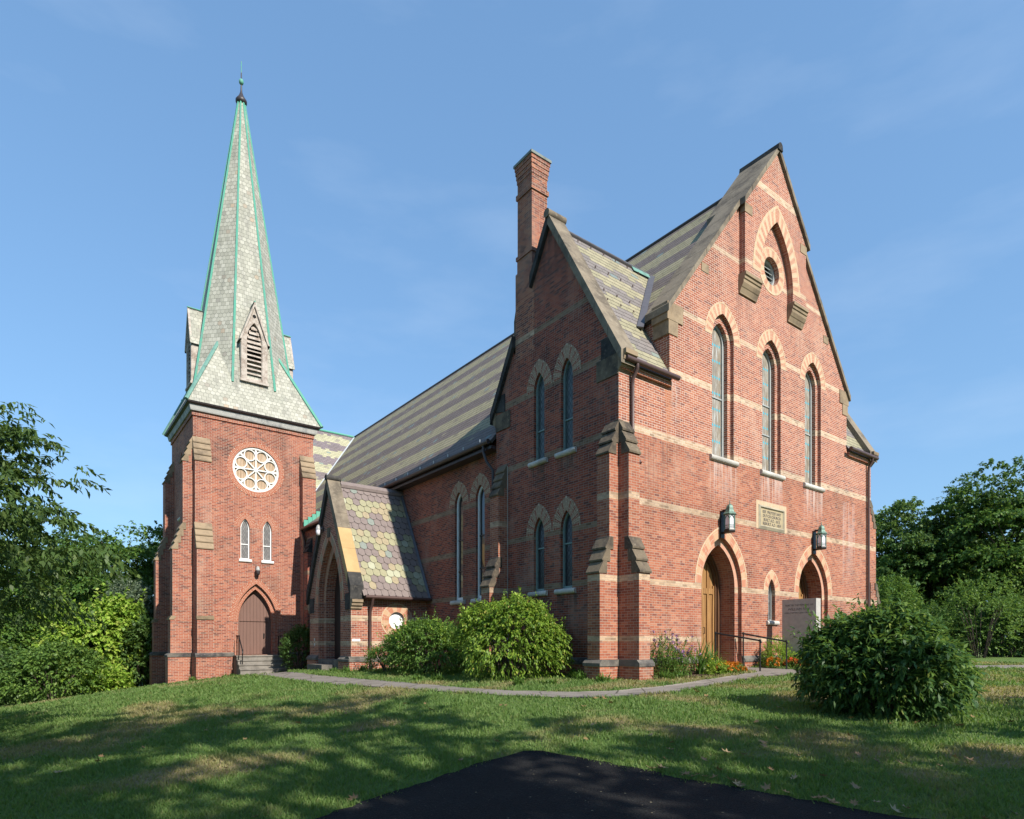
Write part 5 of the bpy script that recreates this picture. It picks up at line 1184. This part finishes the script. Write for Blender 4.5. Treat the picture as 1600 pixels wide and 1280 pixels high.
# ------------------------------------------------------------------ vegetation
LEAFG = {
 'leaf_dark':   [(0, (0.031, 0.073, 0.024)), (.5, (0.061, 0.131, 0.035)), (.85, (0.096, 0.182, 0.049)), (1, (0.157, 0.235, 0.061))],
 'leaf_cherry': [(0, (0.030, 0.065, 0.020)), (.5, (0.055, 0.110, 0.030)), (.85, (0.085, 0.150, 0.040)), (1, (0.13, 0.18, 0.05))],
 'leaf_mid':    [(0, (0.050, 0.118, 0.024)), (.5, (0.092, 0.185, 0.034)), (.85, (0.143, 0.252, 0.047)), (1, (0.218, 0.302, 0.067))],
 'leaf_bright': [(0, (0.147, 0.276, 0.034)), (.5, (0.270, 0.442, 0.047)), (.85, (0.392, 0.500, 0.077)), (1, (0.450, 0.500, 0.131))],
 'leaf_grey':   [(0, (0.090, 0.125, 0.085)), (.5, (0.150, 0.195, 0.140)), (1, (0.240, 0.290, 0.220))],
 'leaf_bush':   [(0, (0.030, 0.083, 0.030)), (.45, (0.057, 0.135, 0.036)), (.8, (0.098, 0.188, 0.045)), (.95, (0.180, 0.285, 0.053)), (1, (0.270, 0.315, 0.075))],
 'leaf_lime':   [(0, (0.089, 0.172, 0.022)), (.5, (0.165, 0.275, 0.030)), (.85, (0.248, 0.358, 0.041)), (.97, (0.358, 0.413, 0.068)), (1, (0.454, 0.343, 0.083))],
}
for k, st in LEAFG.items(): M[k] = leaf_mat(k, st, trans=.34, gloss=.28, rough=.5)
for nm, c in (('petal_orange', (0.75, 0.20, 0.01)), ('petal_red', (0.70, 0.065, 0.012)), ('petal_purple', (0.42, 0.20, 0.46)), ('petal_yellow', (0.75, 0.48, 0.02)), ('petal_pink', (0.55, 0.16, 0.38))): M[nm] = leaf_mat(nm, [(0, tuple(v * .75 for v in c)), (1, c)], trans=.25)
M['dry_leaf'] = leaf_mat('dry_leaf', [(0, (0.15, 0.06, 0.03)), (.5, (0.30, 0.16, 0.08)), (1, (0.48, 0.34, 0.20))], trans=.1)

def unit(a): return a / np.maximum(np.linalg.norm(a, axis=-1, keepdims=True), 1e-9)
def leaves(P, D, ln, wd, rng, fold=.25, droop=.0, rollv=1.0):
    """kite-shaped folded leaves at P pointing along D"""
    n = len(P); D = unit(D + np.array([0, 0, -droop])); ln = ln * (.7 + .6 * rng.random((n, 1))); wd = wd * (.75 + .5 * rng.random((n, 1)))
    up = unit(np.array([0, 0, 1.0]) + (rng.random((n, 3)) - .5) * rollv); S = unit(np.cross(D, up)); N = np.cross(S, D)
    tip = P + D * ln + N * (-.10 * ln); l = P + D * ln * .45 + S * wd + N * fold * wd; r = P + D * ln * .45 - S * wd + N * fold * wd
    V = np.stack([P, r, tip, l], 1).reshape(-1, 3); k = np.arange(n)[:, None] * 4
    return V, k + np.array([[0, 1, 2, 3]])
def shoots(P, D, L, nl, ln, wd, rng, spread=.9, droop=.3, fold=.25):
    """each shoot carries nl leaves along its length"""
    n = len(P); t = np.tile(np.linspace(.1, 1, nl), n)[:, None]; PP = np.repeat(P, nl, 0); DD = np.repeat(unit(D), nl, 0)
    bend = np.array([0, 0, -1.0]) * (t ** 2) * L * droop * .6
    pos = PP + DD * t * L * (.8 + .4 * np.repeat(rng.random((n, 1)), nl, 0)) + bend
    d = DD * (1 - .4 * spread) + unit(rng.normal(size=(n * nl, 3))) * spread
    return leaves(pos, d, ln, wd, rng, fold, droop)
def join(parts):
    Vs, Fs, b = [], [], 0
    for V, F in parts: Vs.append(V); Fs.append(F + b); b += len(V)
    return np.concatenate(Vs), np.concatenate(Fs)
def sph(n, rng): return unit(rng.normal(size=(n, 3)))
def tree(label, cat, loc, H, Rr, trunk_h, mat, seed, nclump=40, ns=26, nl=9, ln=.30, wd=.09, group=None, rc=1.1, flat=.75, droop=.35, limb=16, name='tree', base=.3, trunk_r=None, low=0.0):
    rng = np.random.default_rng(seed)
    t = tag(empty(name, loc), label, cat, group)
    cz = trunk_h + (H - trunk_h) / 2; a = (H - trunk_h) / 2
    d = sph(nclump, rng); rad = rng.random((nclump, 1)) ** .45
    C = d * rad * np.array([Rr, Rr, a]); # egg shape: broader low down
    zf = (C[:, 2:3] / a); C[:, :2] *= (1.0 - .28 * np.clip(zf, -.3, 1)); C = C + np.array([0, 0, cz]) + rng.normal(size=(nclump, 3)) * np.array([.25, .25, .2]) * rc
    parts = []
    for c in C:
        k = ns + int(rng.integers(-ns // 3, ns // 3)); r = rc * (.65 + .7 * rng.random())
        dd = sph(k, rng); dd[:, 2] = np.abs(dd[:, 2]) * .9 - .25
        P = c + dd * np.array([r, r, r * flat]) * (.35 + .65 * rng.random((k, 1)))
        out = unit(dd + .6 * unit(c - np.array([0, 0, cz * .8])) + np.array([0, 0, .25]))
        parts.append(shoots(P, out, r * .55, nl, ln, wd, rng, .9, droop))
    V, F = join(parts); cr = np_mesh('crown', V, F, [mat], parent=t)
    mb = MB(); tr_ = trunk_r or H * .018; lean = (rng.random(2) - .5) * .6
    top = np.array([lean[0], lean[1], trunk_h + (H - trunk_h) * .55]); ctrl = [np.array([0, 0, -.5]), np.array([lean[0] * .2, lean[1] * .2, trunk_h * .6]), np.array([lean[0] * .5, lean[1] * .5, trunk_h + (H - trunk_h) * .2]), top]
    mb.tube(ctrl, [tr_ * 1.35, tr_, tr_ * .75, tr_ * .25], 'bark', 8)
    for i in np.argsort(rng.random(nclump))[:limb]:
        f = .25 + .7 * rng.random(); s_ = ctrl[1] + (ctrl[3] - ctrl[1]) * f * .8; e = C[i]; m = (s_ + e) / 2 + np.array([0, 0, .25]); mb.tube([s_, m, e], [tr_ * .42, tr_ * .26, tr_ * .08], 'bark', 6)
    mb.build('trunk', t, smooth=60)
    return t
def bush(label, loc, rx, ry, H, mat, seed, n=900, nl=9, ln=.11, wd=.024, L=.30, droop=.5, group=None, cat='bush', extra=30, name='bush', lump=.18, skirt=.15, spread=.8, stems=9, tip=None):
    rng = np.random.default_rng(seed); t = tag(empty(name, loc), label, cat, group)
    d = sph(n, rng); d[:, 2] = np.abs(d[:, 2]) ** .8 * np.where(rng.random(n) < skirt, -.5, 1); d = unit(d)
    lp = sph(14, rng); lpw = np.max(np.clip((d @ lp.T - .72) / .28, 0, 1), 1, keepdims=True)
    r = (.62 + .38 * rng.random((n, 1)) ** .6) * (1 - lump + 1.6 * lump * lpw)
    P = d * r * np.array([rx, ry, H * .52]) + np.array([0, 0, H * .48]); P[:, 2] = np.maximum(P[:, 2], .05 + .1 * rng.random(n))
    D = unit(d + np.array([0, 0, .45]) + rng.normal(size=(n, 3)) * .25)
    parts = [shoots(P, D, L, nl, ln, wd, rng, spread, droop)]
    if extra:   # long whips breaking the outline
        i = rng.integers(0, n, extra * 3); i = i[P[i, 2] > H * .5][:extra]; q = unit(d[i] + np.array([0, 0, .9]))
        parts.append(shoots(P[i], q, L * 1.9, nl + 5, ln * .9, wd, rng, .7, .15))
    nbase = sum(len(f) for _, f in parts)
    if tip:
        i = rng.integers(0, n, int(n * .16)); i = i[(d[i, 2] > .25)]; parts.append(shoots(P[i] + d[i] * .06, unit(d[i] + np.array([0, 0, .8])), L * .9, nl, ln * .9, wd, rng, spread, .5))
    V, F = join(parts); mi = np.zeros(len(F), np.int32); mi[nbase:] = 1
    np_mesh('foliage', V, F, [mat, tip or mat], mi, parent=t)
    mb = MB()
    for k in range(stems):
        a = 2 * math.pi * k / stems + rng.random(); e = np.array([math.cos(a) * rx * .6, math.sin(a) * ry * .6, H * .7]); s_ = np.array([math.cos(a) * rx * .12, math.sin(a) * ry * .12, -.1])
        mb.tube([s_, (s_ + e) / 2 + np.array([0, 0, .1 * H]), e], [.03, .02, .008], 'bark', 5)
    mb.build('stem', t, smooth=60)
    return t
def at(px, t): u = (px - 800) / F_PX; p = CAM + t * (FW + u * RT); return (float(p[0]), float(p[1]))
def gnd(x, y, dz=-.03): return (x, y, ground_z(x, y) + dz)

# shrubs against the church
bush('large dark green bush standing alone on the lawn right of the path', gnd(-1.05, -6.9), 0.98, 0.98, 1.60, 'leaf_bush', 11, n=2700, nl=9, ln=.125, wd=.023, L=.30, extra=36, skirt=.34, droop=.75, lump=.20, tip='leaf_mid')
bush('tall lime green bush in front of the side gable wall', gnd(-1.75, 2.45), 1.4, 1.45, 2.2, 'leaf_lime', 12, n=2400, nl=9, ln=.095, wd=.022, L=.26, extra=20, droop=1.15, lump=.22, skirt=.3, tip='leaf_bright')
bush('mid green bush before the nave windows beside the porch', gnd(-2.0, 6.35), 1.15, 1.65, 1.65, 'leaf_mid', 13, n=2000, nl=9, ln=.085, wd=.022, L=.26, extra=90, droop=.9, lump=.25, skirt=.3, tip='leaf_bright')
bush('dark clipped bush between the porch and the tower steps', gnd(-2.75, 16.75), .82, .9, 2.0, 'leaf_dark', 14, n=1100, nl=8, ln=.09, wd=.024, L=.22, extra=24, droop=.3, skirt=.3)
bush('low light green bush under the mid green bush near the downpipe', gnd(-2.35, 8.7), .75, .85, .85, 'leaf_mid', 15, n=380, nl=8, ln=.08, wd=.022, L=.22, extra=20, droop=.4, skirt=.3)

# trees on the left
lt = tree('drooping cherry-like tree entering the picture at the left edge', 'tree', gnd(-14.9, 6.1), 7.8, 4.0, 2.0, 'leaf_cherry', 21, nclump=165, ns=26, nl=10, ln=.15, wd=.032, rc=.72, droop=1.1, limb=34, flat=.6)
for k, (px, t_, H, Rr, m, sd, lab) in enumerate((
    (205, 41, 11.3, 4.6, 'leaf_mid', 31, 'round crowned maple rising behind the left side of the tower'),
    (95, 43, 10.6, 4.6, 'leaf_dark', 32, 'dark tree behind the drooping tree in the left wood'),
    (-10, 40, 11.2, 4.8, 'leaf_mid', 33, 'mid green tree at the left border of the wood'),
    (150, 47, 12.2, 4.8, 'leaf_dark', 36, 'dark tree filling the gap behind the round crowned maple'), (265, 52, 11.6, 4.6, 'leaf_dark', 35, 'dark tree farthest back hidden mostly by the tower'))):
    x, y = at(px, t_); tree(lab, 'tree', gnd(x, y), H, Rr, 1.6, m, sd, nclump=70, ns=34, nl=10, ln=.21, wd=.075, rc=1.2, group='trees in the left wood', droop=.95)
def shrub_at(px, t_, rx, H, m, sd, lab, **kw):
    x, y = at(px, t_); return bush(lab, gnd(x, y), rx, rx, H, m, sd, cat='shrub', name='shrub', **kw)
shrub_at(158, 32.5, 2.1, 4.9, 'leaf_bright', 41, 'bright green large-leaved shrub mass left of the tower', n=2300, nl=9, ln=.21, wd=.08, L=.55, droop=1.0, extra=30, lump=.3, skirt=.3)
shrub_at(20, 33.5, 2.2, 4.6, 'leaf_mid', 42, 'mid green shrub behind the drooping tree at the left edge', n=2000, nl=9, ln=.21, wd=.08, L=.55, droop=1.0, extra=30, lump=.3, skirt=.3)
shrub_at(85, 28.6, 1.95, 2.5, 'leaf_mid', 43, 'low rounded green shrub at the edge of the left lawn', n=1100, nl=8, ln=.13, wd=.045, L=.4, droop=.9, lump=.2, skirt=.3)
shrub_at(-20, 28.2, 1.8, 2.6, 'leaf_dark', 48, 'dark shrub at the lower left corner of the wood', n=800, nl=8, ln=.15, wd=.05, L=.4, droop=.9, lump=.2, skirt=.3)
shrub_at(85, 34.5, 1.3, 5.4, 'leaf_bright', 47, 'tall narrow bright green shrub between the mid green and the large-leaved shrubs', n=900, nl=9, ln=.2, wd=.07, L=.5, droop=1.0, extra=40, lump=.3, skirt=.3)
shrub_at(205, 35.0, 2.0, 6.2, 'leaf_grey', 44, 'silvery grey-green shrub rising beside the tower buttress', n=1700, nl=9, ln=.18, wd=.045, L=.5, droop=.7, lump=.2, skirt=.3)
shrub_at(226, 32.6, 1.1, 3.9, 'leaf_dark', 45, 'dark shrub in the shadow beside the left tower buttress', n=700, nl=8, ln=.2, wd=.06, L=.45, droop=.5, skirt=.3)
shrub_at(168, 29.6, .8, 1.0, 'leaf_bright', 46, 'small bright shrub at the foot of the left wood nearer the tower', n=350, nl=8, ln=.16, wd=.05, L=.3, skirt=.3)

# wood on the right
RTREES = [(1385, 50, 12.2, 4.2, 'leaf_mid', 51, 'tree seen just past the right corner of the church'), (1432, 47, 12.0, 4.3, 'leaf_dark', 52, 'lower dark tree right of the church corner'),
 (1490, 46, 12.5, 4.6, 'leaf_mid', 53, 'round headed tree above the solitary dark bush'), (1560, 44, 14.2, 4.8, 'leaf_dark', 54, 'tallest tree of the right wood rising to a peak'),
 (1625, 42, 12.9, 4.8, 'leaf_mid', 55, 'broad tree cut off by the right edge of the picture'), (1520, 56, 13.6, 5.2, 'leaf_dark', 56, 'dark tree filling the gap behind the tallest tree'),
 (1450, 60, 13.4, 5.0, 'leaf_dark', 57, 'far dark tree behind the lower tree near the church'), (1700, 46, 13, 5.2, 'leaf_dark', 58, 'dark tree beyond the right edge of the picture'), (1600, 58, 15, 5.4, 'leaf_dark', 59, 'farthest tree at the back of the right wood'),
 (1800, 44, 13, 5.4, 'leaf_mid', 60, 'last tree of the right wood')]
for px, t_, H, Rr, m, sd, lab in RTREES:
    x, y = at(px, t_); tree(lab, 'tree', gnd(x, y), H, Rr, 1.1, m, sd, nclump=74, ns=34, nl=10, ln=.21, wd=.075, rc=1.2, group='trees in the right wood', droop=.95)
shrub_at(1392, 38, 1.7, 4.6, 'leaf_mid', 61, 'pale green shrub behind the right corner buttress', n=800, nl=8, ln=.17, wd=.05, L=.45, skirt=.3)
shrub_at(1530, 35.5, 2.0, 4.4, 'leaf_mid', 62, 'open olive green small tree in front of the right wood', n=560, nl=8, ln=.14, wd=.04, L=.5, skirt=.2, stems=12)
shrub_at(1585, 37.5, 1.8, 3.4, 'leaf_dark', 63, 'dark shrub in front of the right wood at the picture edge', n=700, nl=8, ln=.2, wd=.06, L=.45, skirt=.3)
shrub_at(1455, 39.0, 2.0, 3.0, 'leaf_dark', 64, 'dark shrub at the foot of the right wood near the bush', n=500, nl=8, ln=.2, wd=.06, L=.45, skirt=.3)
shrub_at(1660, 37, 2.2, 4, 'leaf_dark', 65, 'dark shrub beyond the right edge', n=700, nl=8, ln=.2, wd=.06, L=.45, skirt=.3)

for k, (px, t_, rx, H) in enumerate(((1405, 53, 3.0, 4.2), (1450, 54, 3.2, 4.4), (1500, 53, 3.2, 4.6), (1550, 52, 3.2, 4.8), (1600, 51, 3.2, 4.8), (1650, 50, 3.2, 4.8), (1430, 62, 4.0, 6.0), (1530, 63, 4.0, 6.0), (1610, 62, 4.0, 6.0))):
    shrub_at(px, t_, rx, H, 'leaf_dark', 170 + k, 'dark undergrowth shrub under the trees of the right wood', n=420, nl=8, ln=.24, wd=.075, L=.5, skirt=.35, group='undergrowth of the right wood')
# unseen extension of the left wood, added to cut skylight on the side wall
for k, (x, y, H, Rr) in enumerate(((-25, 2, 13, 5), (-29, 11, 14, 5.5), (-27, 21, 13, 5.2), (-24, 31, 12, 5), (-31, -7, 14, 5.5))):
    tree('unseen tree added to extend the left wood beyond the picture edge and block skylight', 'tree', gnd(x, y), H, Rr, 1.6, 'leaf_mid' if k % 2 else 'leaf_dark', 70 + k, nclump=60, ns=22, nl=8, ln=.32, wd=.11, rc=1.3, group='trees beyond the left edge', droop=.95)
# big trees behind the photographer, whose shade lies over the lawn
SHADE = [(-19, -17, 19, 5.3, 5), (-13.5, -21, 22, 5.2, 7), (-8.3, -19.5, 19.5, 4.6, 7), (-3.8, -23, 14.0, 4.4, 5), (2.0, -21, 10.3, 4.1, 3.5)]
first = {}
for k, (x, y, H, Rr, th_) in enumerate(SHADE):
    tree('tall shade tree standing behind the viewpoint over the parking lot', 'tree', gnd(x, y), H, Rr, th_, 'leaf_dark', 80 + k, nclump=int(9 * Rr), ns=17, nl=8, ln=.34, wd=.12, rc=1.3, group='shade trees behind the viewpoint', droop=.4)

# ------------------------------------------------------------------ flowers and weeds
def plant(label, loc, kind, seed, h=.8, r=.35, flower=None, n=40, group=None, cat='plant', name='flowering_plant'):
    rng = np.random.default_rng(seed); t = tag(empty(name, loc), label, cat, group)
    ps = []
    if kind == 'stalk':            # upright stems with small leaves, blossoms at the top
        B = np.c_[(rng.random((n, 2)) - .5) * 2 * r * .6, np.zeros(n)]; D = unit(np.c_[rng.normal(size=(n, 2)) * .22, np.ones(n)])
        L = h * (.6 + .4 * rng.random((n, 1))); mb = MB()
        for b, d, l in zip(B, D, L): mb.tube([b, b + d * l], .004, 'leaf_mid', 3, caps=False)
        mb.build('stem', t); P = np.repeat(B, 14, 0) + np.repeat(D * L, 14, 0) * np.tile(np.linspace(.08, .95, 14), n)[:, None]
        ps.append(leaves(P, unit(rng.normal(size=P.shape)) + np.array([0, 0, .3]), .10, .016, rng, droop=.3)); tops = B + D * L
    elif kind == 'strap':
        V, F, b = [], [], 0
        for i in range(n):
            a = rng.random() * 2 * np.pi; out = np.array([np.cos(a), np.sin(a), 0]); s_ = np.array([-out[1], out[0], 0]); L = h * (.6 + .6 * rng.random()); ben = .25 + .9 * rng.random(); o = np.r_[(rng.random(2) - .5) * r * .5, 0]
            prev = None
            for k in range(7):
                q = k / 6; p = o + out * L * ben * q ** 1.6 * .75 + np.array([0, 0, L * (q - .55 * ben * q ** 2.6)]); w_ = .016 * (1 - q ** 2.5) + .001; V += [p - s_ * w_, p + s_ * w_]
                if prev is not None: F.append([prev, prev + 1, prev + 3, prev + 2])
                prev = len(V) - 2
        ps.append((np.array(V), np.array(F))); tops = np.c_[(rng.random((6, 2)) - .5) * r, h * (.8 + .4 * rng.random(6))]
    else:                          # low cushion
        d = sph(n * 6, rng); d[:, 2] = np.abs(d[:, 2]); P = d * np.array([r, r, h]) * (.5 + .5 * rng.random((n * 6, 1))); ps.append(shoots(P, d + np.array([0, 0, .3]), .06, 5, .055, .012, rng, .9, .2)); dd = sph(n, rng); dd[:, 2] = np.abs(dd[:, 2]) + .35; tops = unit(dd) * np.array([r, r, h * 1.08])
    V, F = join(ps); np_mesh('foliage', V, F, ['leaf_mid' if kind != 'cushion' else 'leaf_bright' if h > .45 else 'leaf_mid'], parent=t)
    if flower:
        ms, size, dens = flower; fl = []
        for p in tops:
            if rng.random() > dens: continue
            k = 12; dd = unit(rng.normal(size=(k, 3)) + np.array([0, 0, .6])); fl.append(leaves(np.repeat(p[None], k, 0) + dd * size * .15, dd, size, size * .38, rng, rollv=2.0))
        if fl: V, F = join(fl); np_mesh('blossom', V, F, [ms], parent=t)
    return t
for k, (x, y, h) in enumerate(((1.2, -.42, 1.35), (1.8, -.38, 1.15), (1.5, -.8, .85))):
    plant(['tall purple asters beside the corner buttress', 'purple asters standing nearer the strap-leaved plants', 'shorter purple asters at the front of the bed'][k], gnd(x, y), 'stalk', 100 + k, h, .42, ('petal_purple', .05, .35), n=40, group='flowers in the left bed')
for k, (x, y, h) in enumerate(((2.3, -.85, 1.25), (3.0, -.72, 1.05))):
    plant(['strap-leaved plant leaning over the mulch left of the marigolds', 'strap-leaved plant before the oak door'][k], gnd(x, y), 'strap', 110 + k, h, .36, None, n=60, group='flowers in the left bed')
plant('yellow-green leafy plant between the strap leaves and the marigolds', gnd(2.62, -1.15), 'cushion', 115, .50, .38, ('petal_yellow', .03, .1), n=60)
for k, (x, y) in enumerate(((2.95, -1.32), (3.3, -1.25), (3.62, -1.18), (3.4, -.98), (3.1, -1.02))):
    plant(['orange marigolds at the left end of the row by the ramp', 'orange marigolds in the middle front of the left bed', 'orange marigolds nearest the handrail post', 'orange marigolds behind the middle clump', 'orange marigolds behind the left clump'][k], gnd(x, y), 'cushion', 120 + k, .30, .24, ('petal_orange', .055, .95), n=34, group='marigolds in the left bed')
plant('leafy green rose bush under the slit window', gnd(6.7, -.6), 'cushion', 130, 1.05, .55, None, n=200)
plant('low leafy plant between the rose bush and the monument', gnd(6.85, -1.25), 'cushion', 131, .55, .42, None, n=70)
for k, (x, y) in enumerate(((6.25, -.75), (6.45, -1.2), (6.8, -1.72), (7.2, -1.85), (7.6, -1.9), (8.0, -1.85))):
    plant(['red-orange marigolds right behind the ramp handrail', 'red-orange marigolds at the foot of the rose bush', 'red-orange marigolds left in front of the monument', 'red-orange marigolds in front of the monument face', 'red-orange marigolds at the near corner of the monument', 'red-orange marigolds beside the dark bush'][k], gnd(x, y), 'cushion', 140 + k, .34, .28, ('petal_red' if k % 3 else 'petal_orange', .055, .9), n=32, group='marigolds in the right bed')
rw = random.Random(5)
WEEDS = [(-.95, -.35), (-.55, 1.0), (-.35, 1.35), (-.9, .55), (-3.3, 10.15), (-2.7, 10.0), (-3.4, 9.6), (-3.5, 10.9), (.65, -1.0), (1.0, -1.1), (-6.9, 18.1), (-5.5, 18.3), (-3.0, 17.6), (-3.6, 4.3), (-3.4, 3.6), (-2.9, .6), (-2.2, .2), (-5.3, 18.0)]
for k, (x, y) in enumerate(WEEDS):
    plant('ragged tuft of long grass and weeds at the foot of the church walls', gnd(x, y), 'strap', 160 + k, .22 + .14 * rw.random(), .5, None, n=60, group='weeds along the church walls', cat='weeds', name='weed_tuft')
# fallen leaves
def leaf_proto(seed):
    r = random.Random(seed); pts = []; n = 14
    for k in range(n):
        a = 2 * math.pi * k / n; q = (.030 + .024 * (k % 2)) * (.8 + .4 * r.random()); pts.append((q * math.cos(a), q * 1.25 * math.sin(a), .012 + .03 * r.random() * (k % 2)))
    mb = MB()
    for k in range(n): mb.face([(0, 0, .006), pts[k], pts[(k + 1) % n]], 'dry_leaf')
    return mb.build('fallen_leaf', smooth=80)
protos = [leaf_proto(k) for k in range(4)]
rl = random.Random(3); cnt = 0; spots = []
while len(spots) < 92:
    t_ = 3.9 + 9.5 * rl.random() ** 1.3; px = rl.uniform(60, 1590); x, y = at(px, t_)
    if px < 900 and rl.random() < .6: continue
    if poly_in(np.array([x]), np.array([y]), ASPHALT)[0] and rl.random() < .85: continue
    if (x > -.3 and y > -.3): continue
    spots.append((x, y))
for k in range(26):
    i = rl.randrange(11, 16); a, b = ASPHALT[i], ASPHALT[i + 1]; f = rl.random(); spots.append((a[0] + (b[0] - a[0]) * f + rl.uniform(.0, .22), a[1] + (b[1] - a[1]) * f + rl.uniform(-.1, .2)))
for k in range(10): a = rl.uniform(0, 6.28); spots.append((-1.0 + 1.3 * math.cos(a), -6.95 + 1.3 * math.sin(a) - .3))
for k, (x, y) in enumerate(spots):
    o = protos[k] if k < 4 else protos[k % 4].copy()
    if k >= 4: COL.objects.link(o)
    s_ = .55 + .6 * rl.random(); o.location = (x, y, ground_z(x, y) + .035 + .015 * rl.random()); o.rotation_euler = (rl.uniform(-.5, .5), rl.uniform(-.5, .5), rl.uniform(0, 6.28)); o.scale = (s_, s_, s_)
    tag(o, 'curled brown leaf fallen on the lawn or parking lot edge', 'leaf', 'fallen leaves')
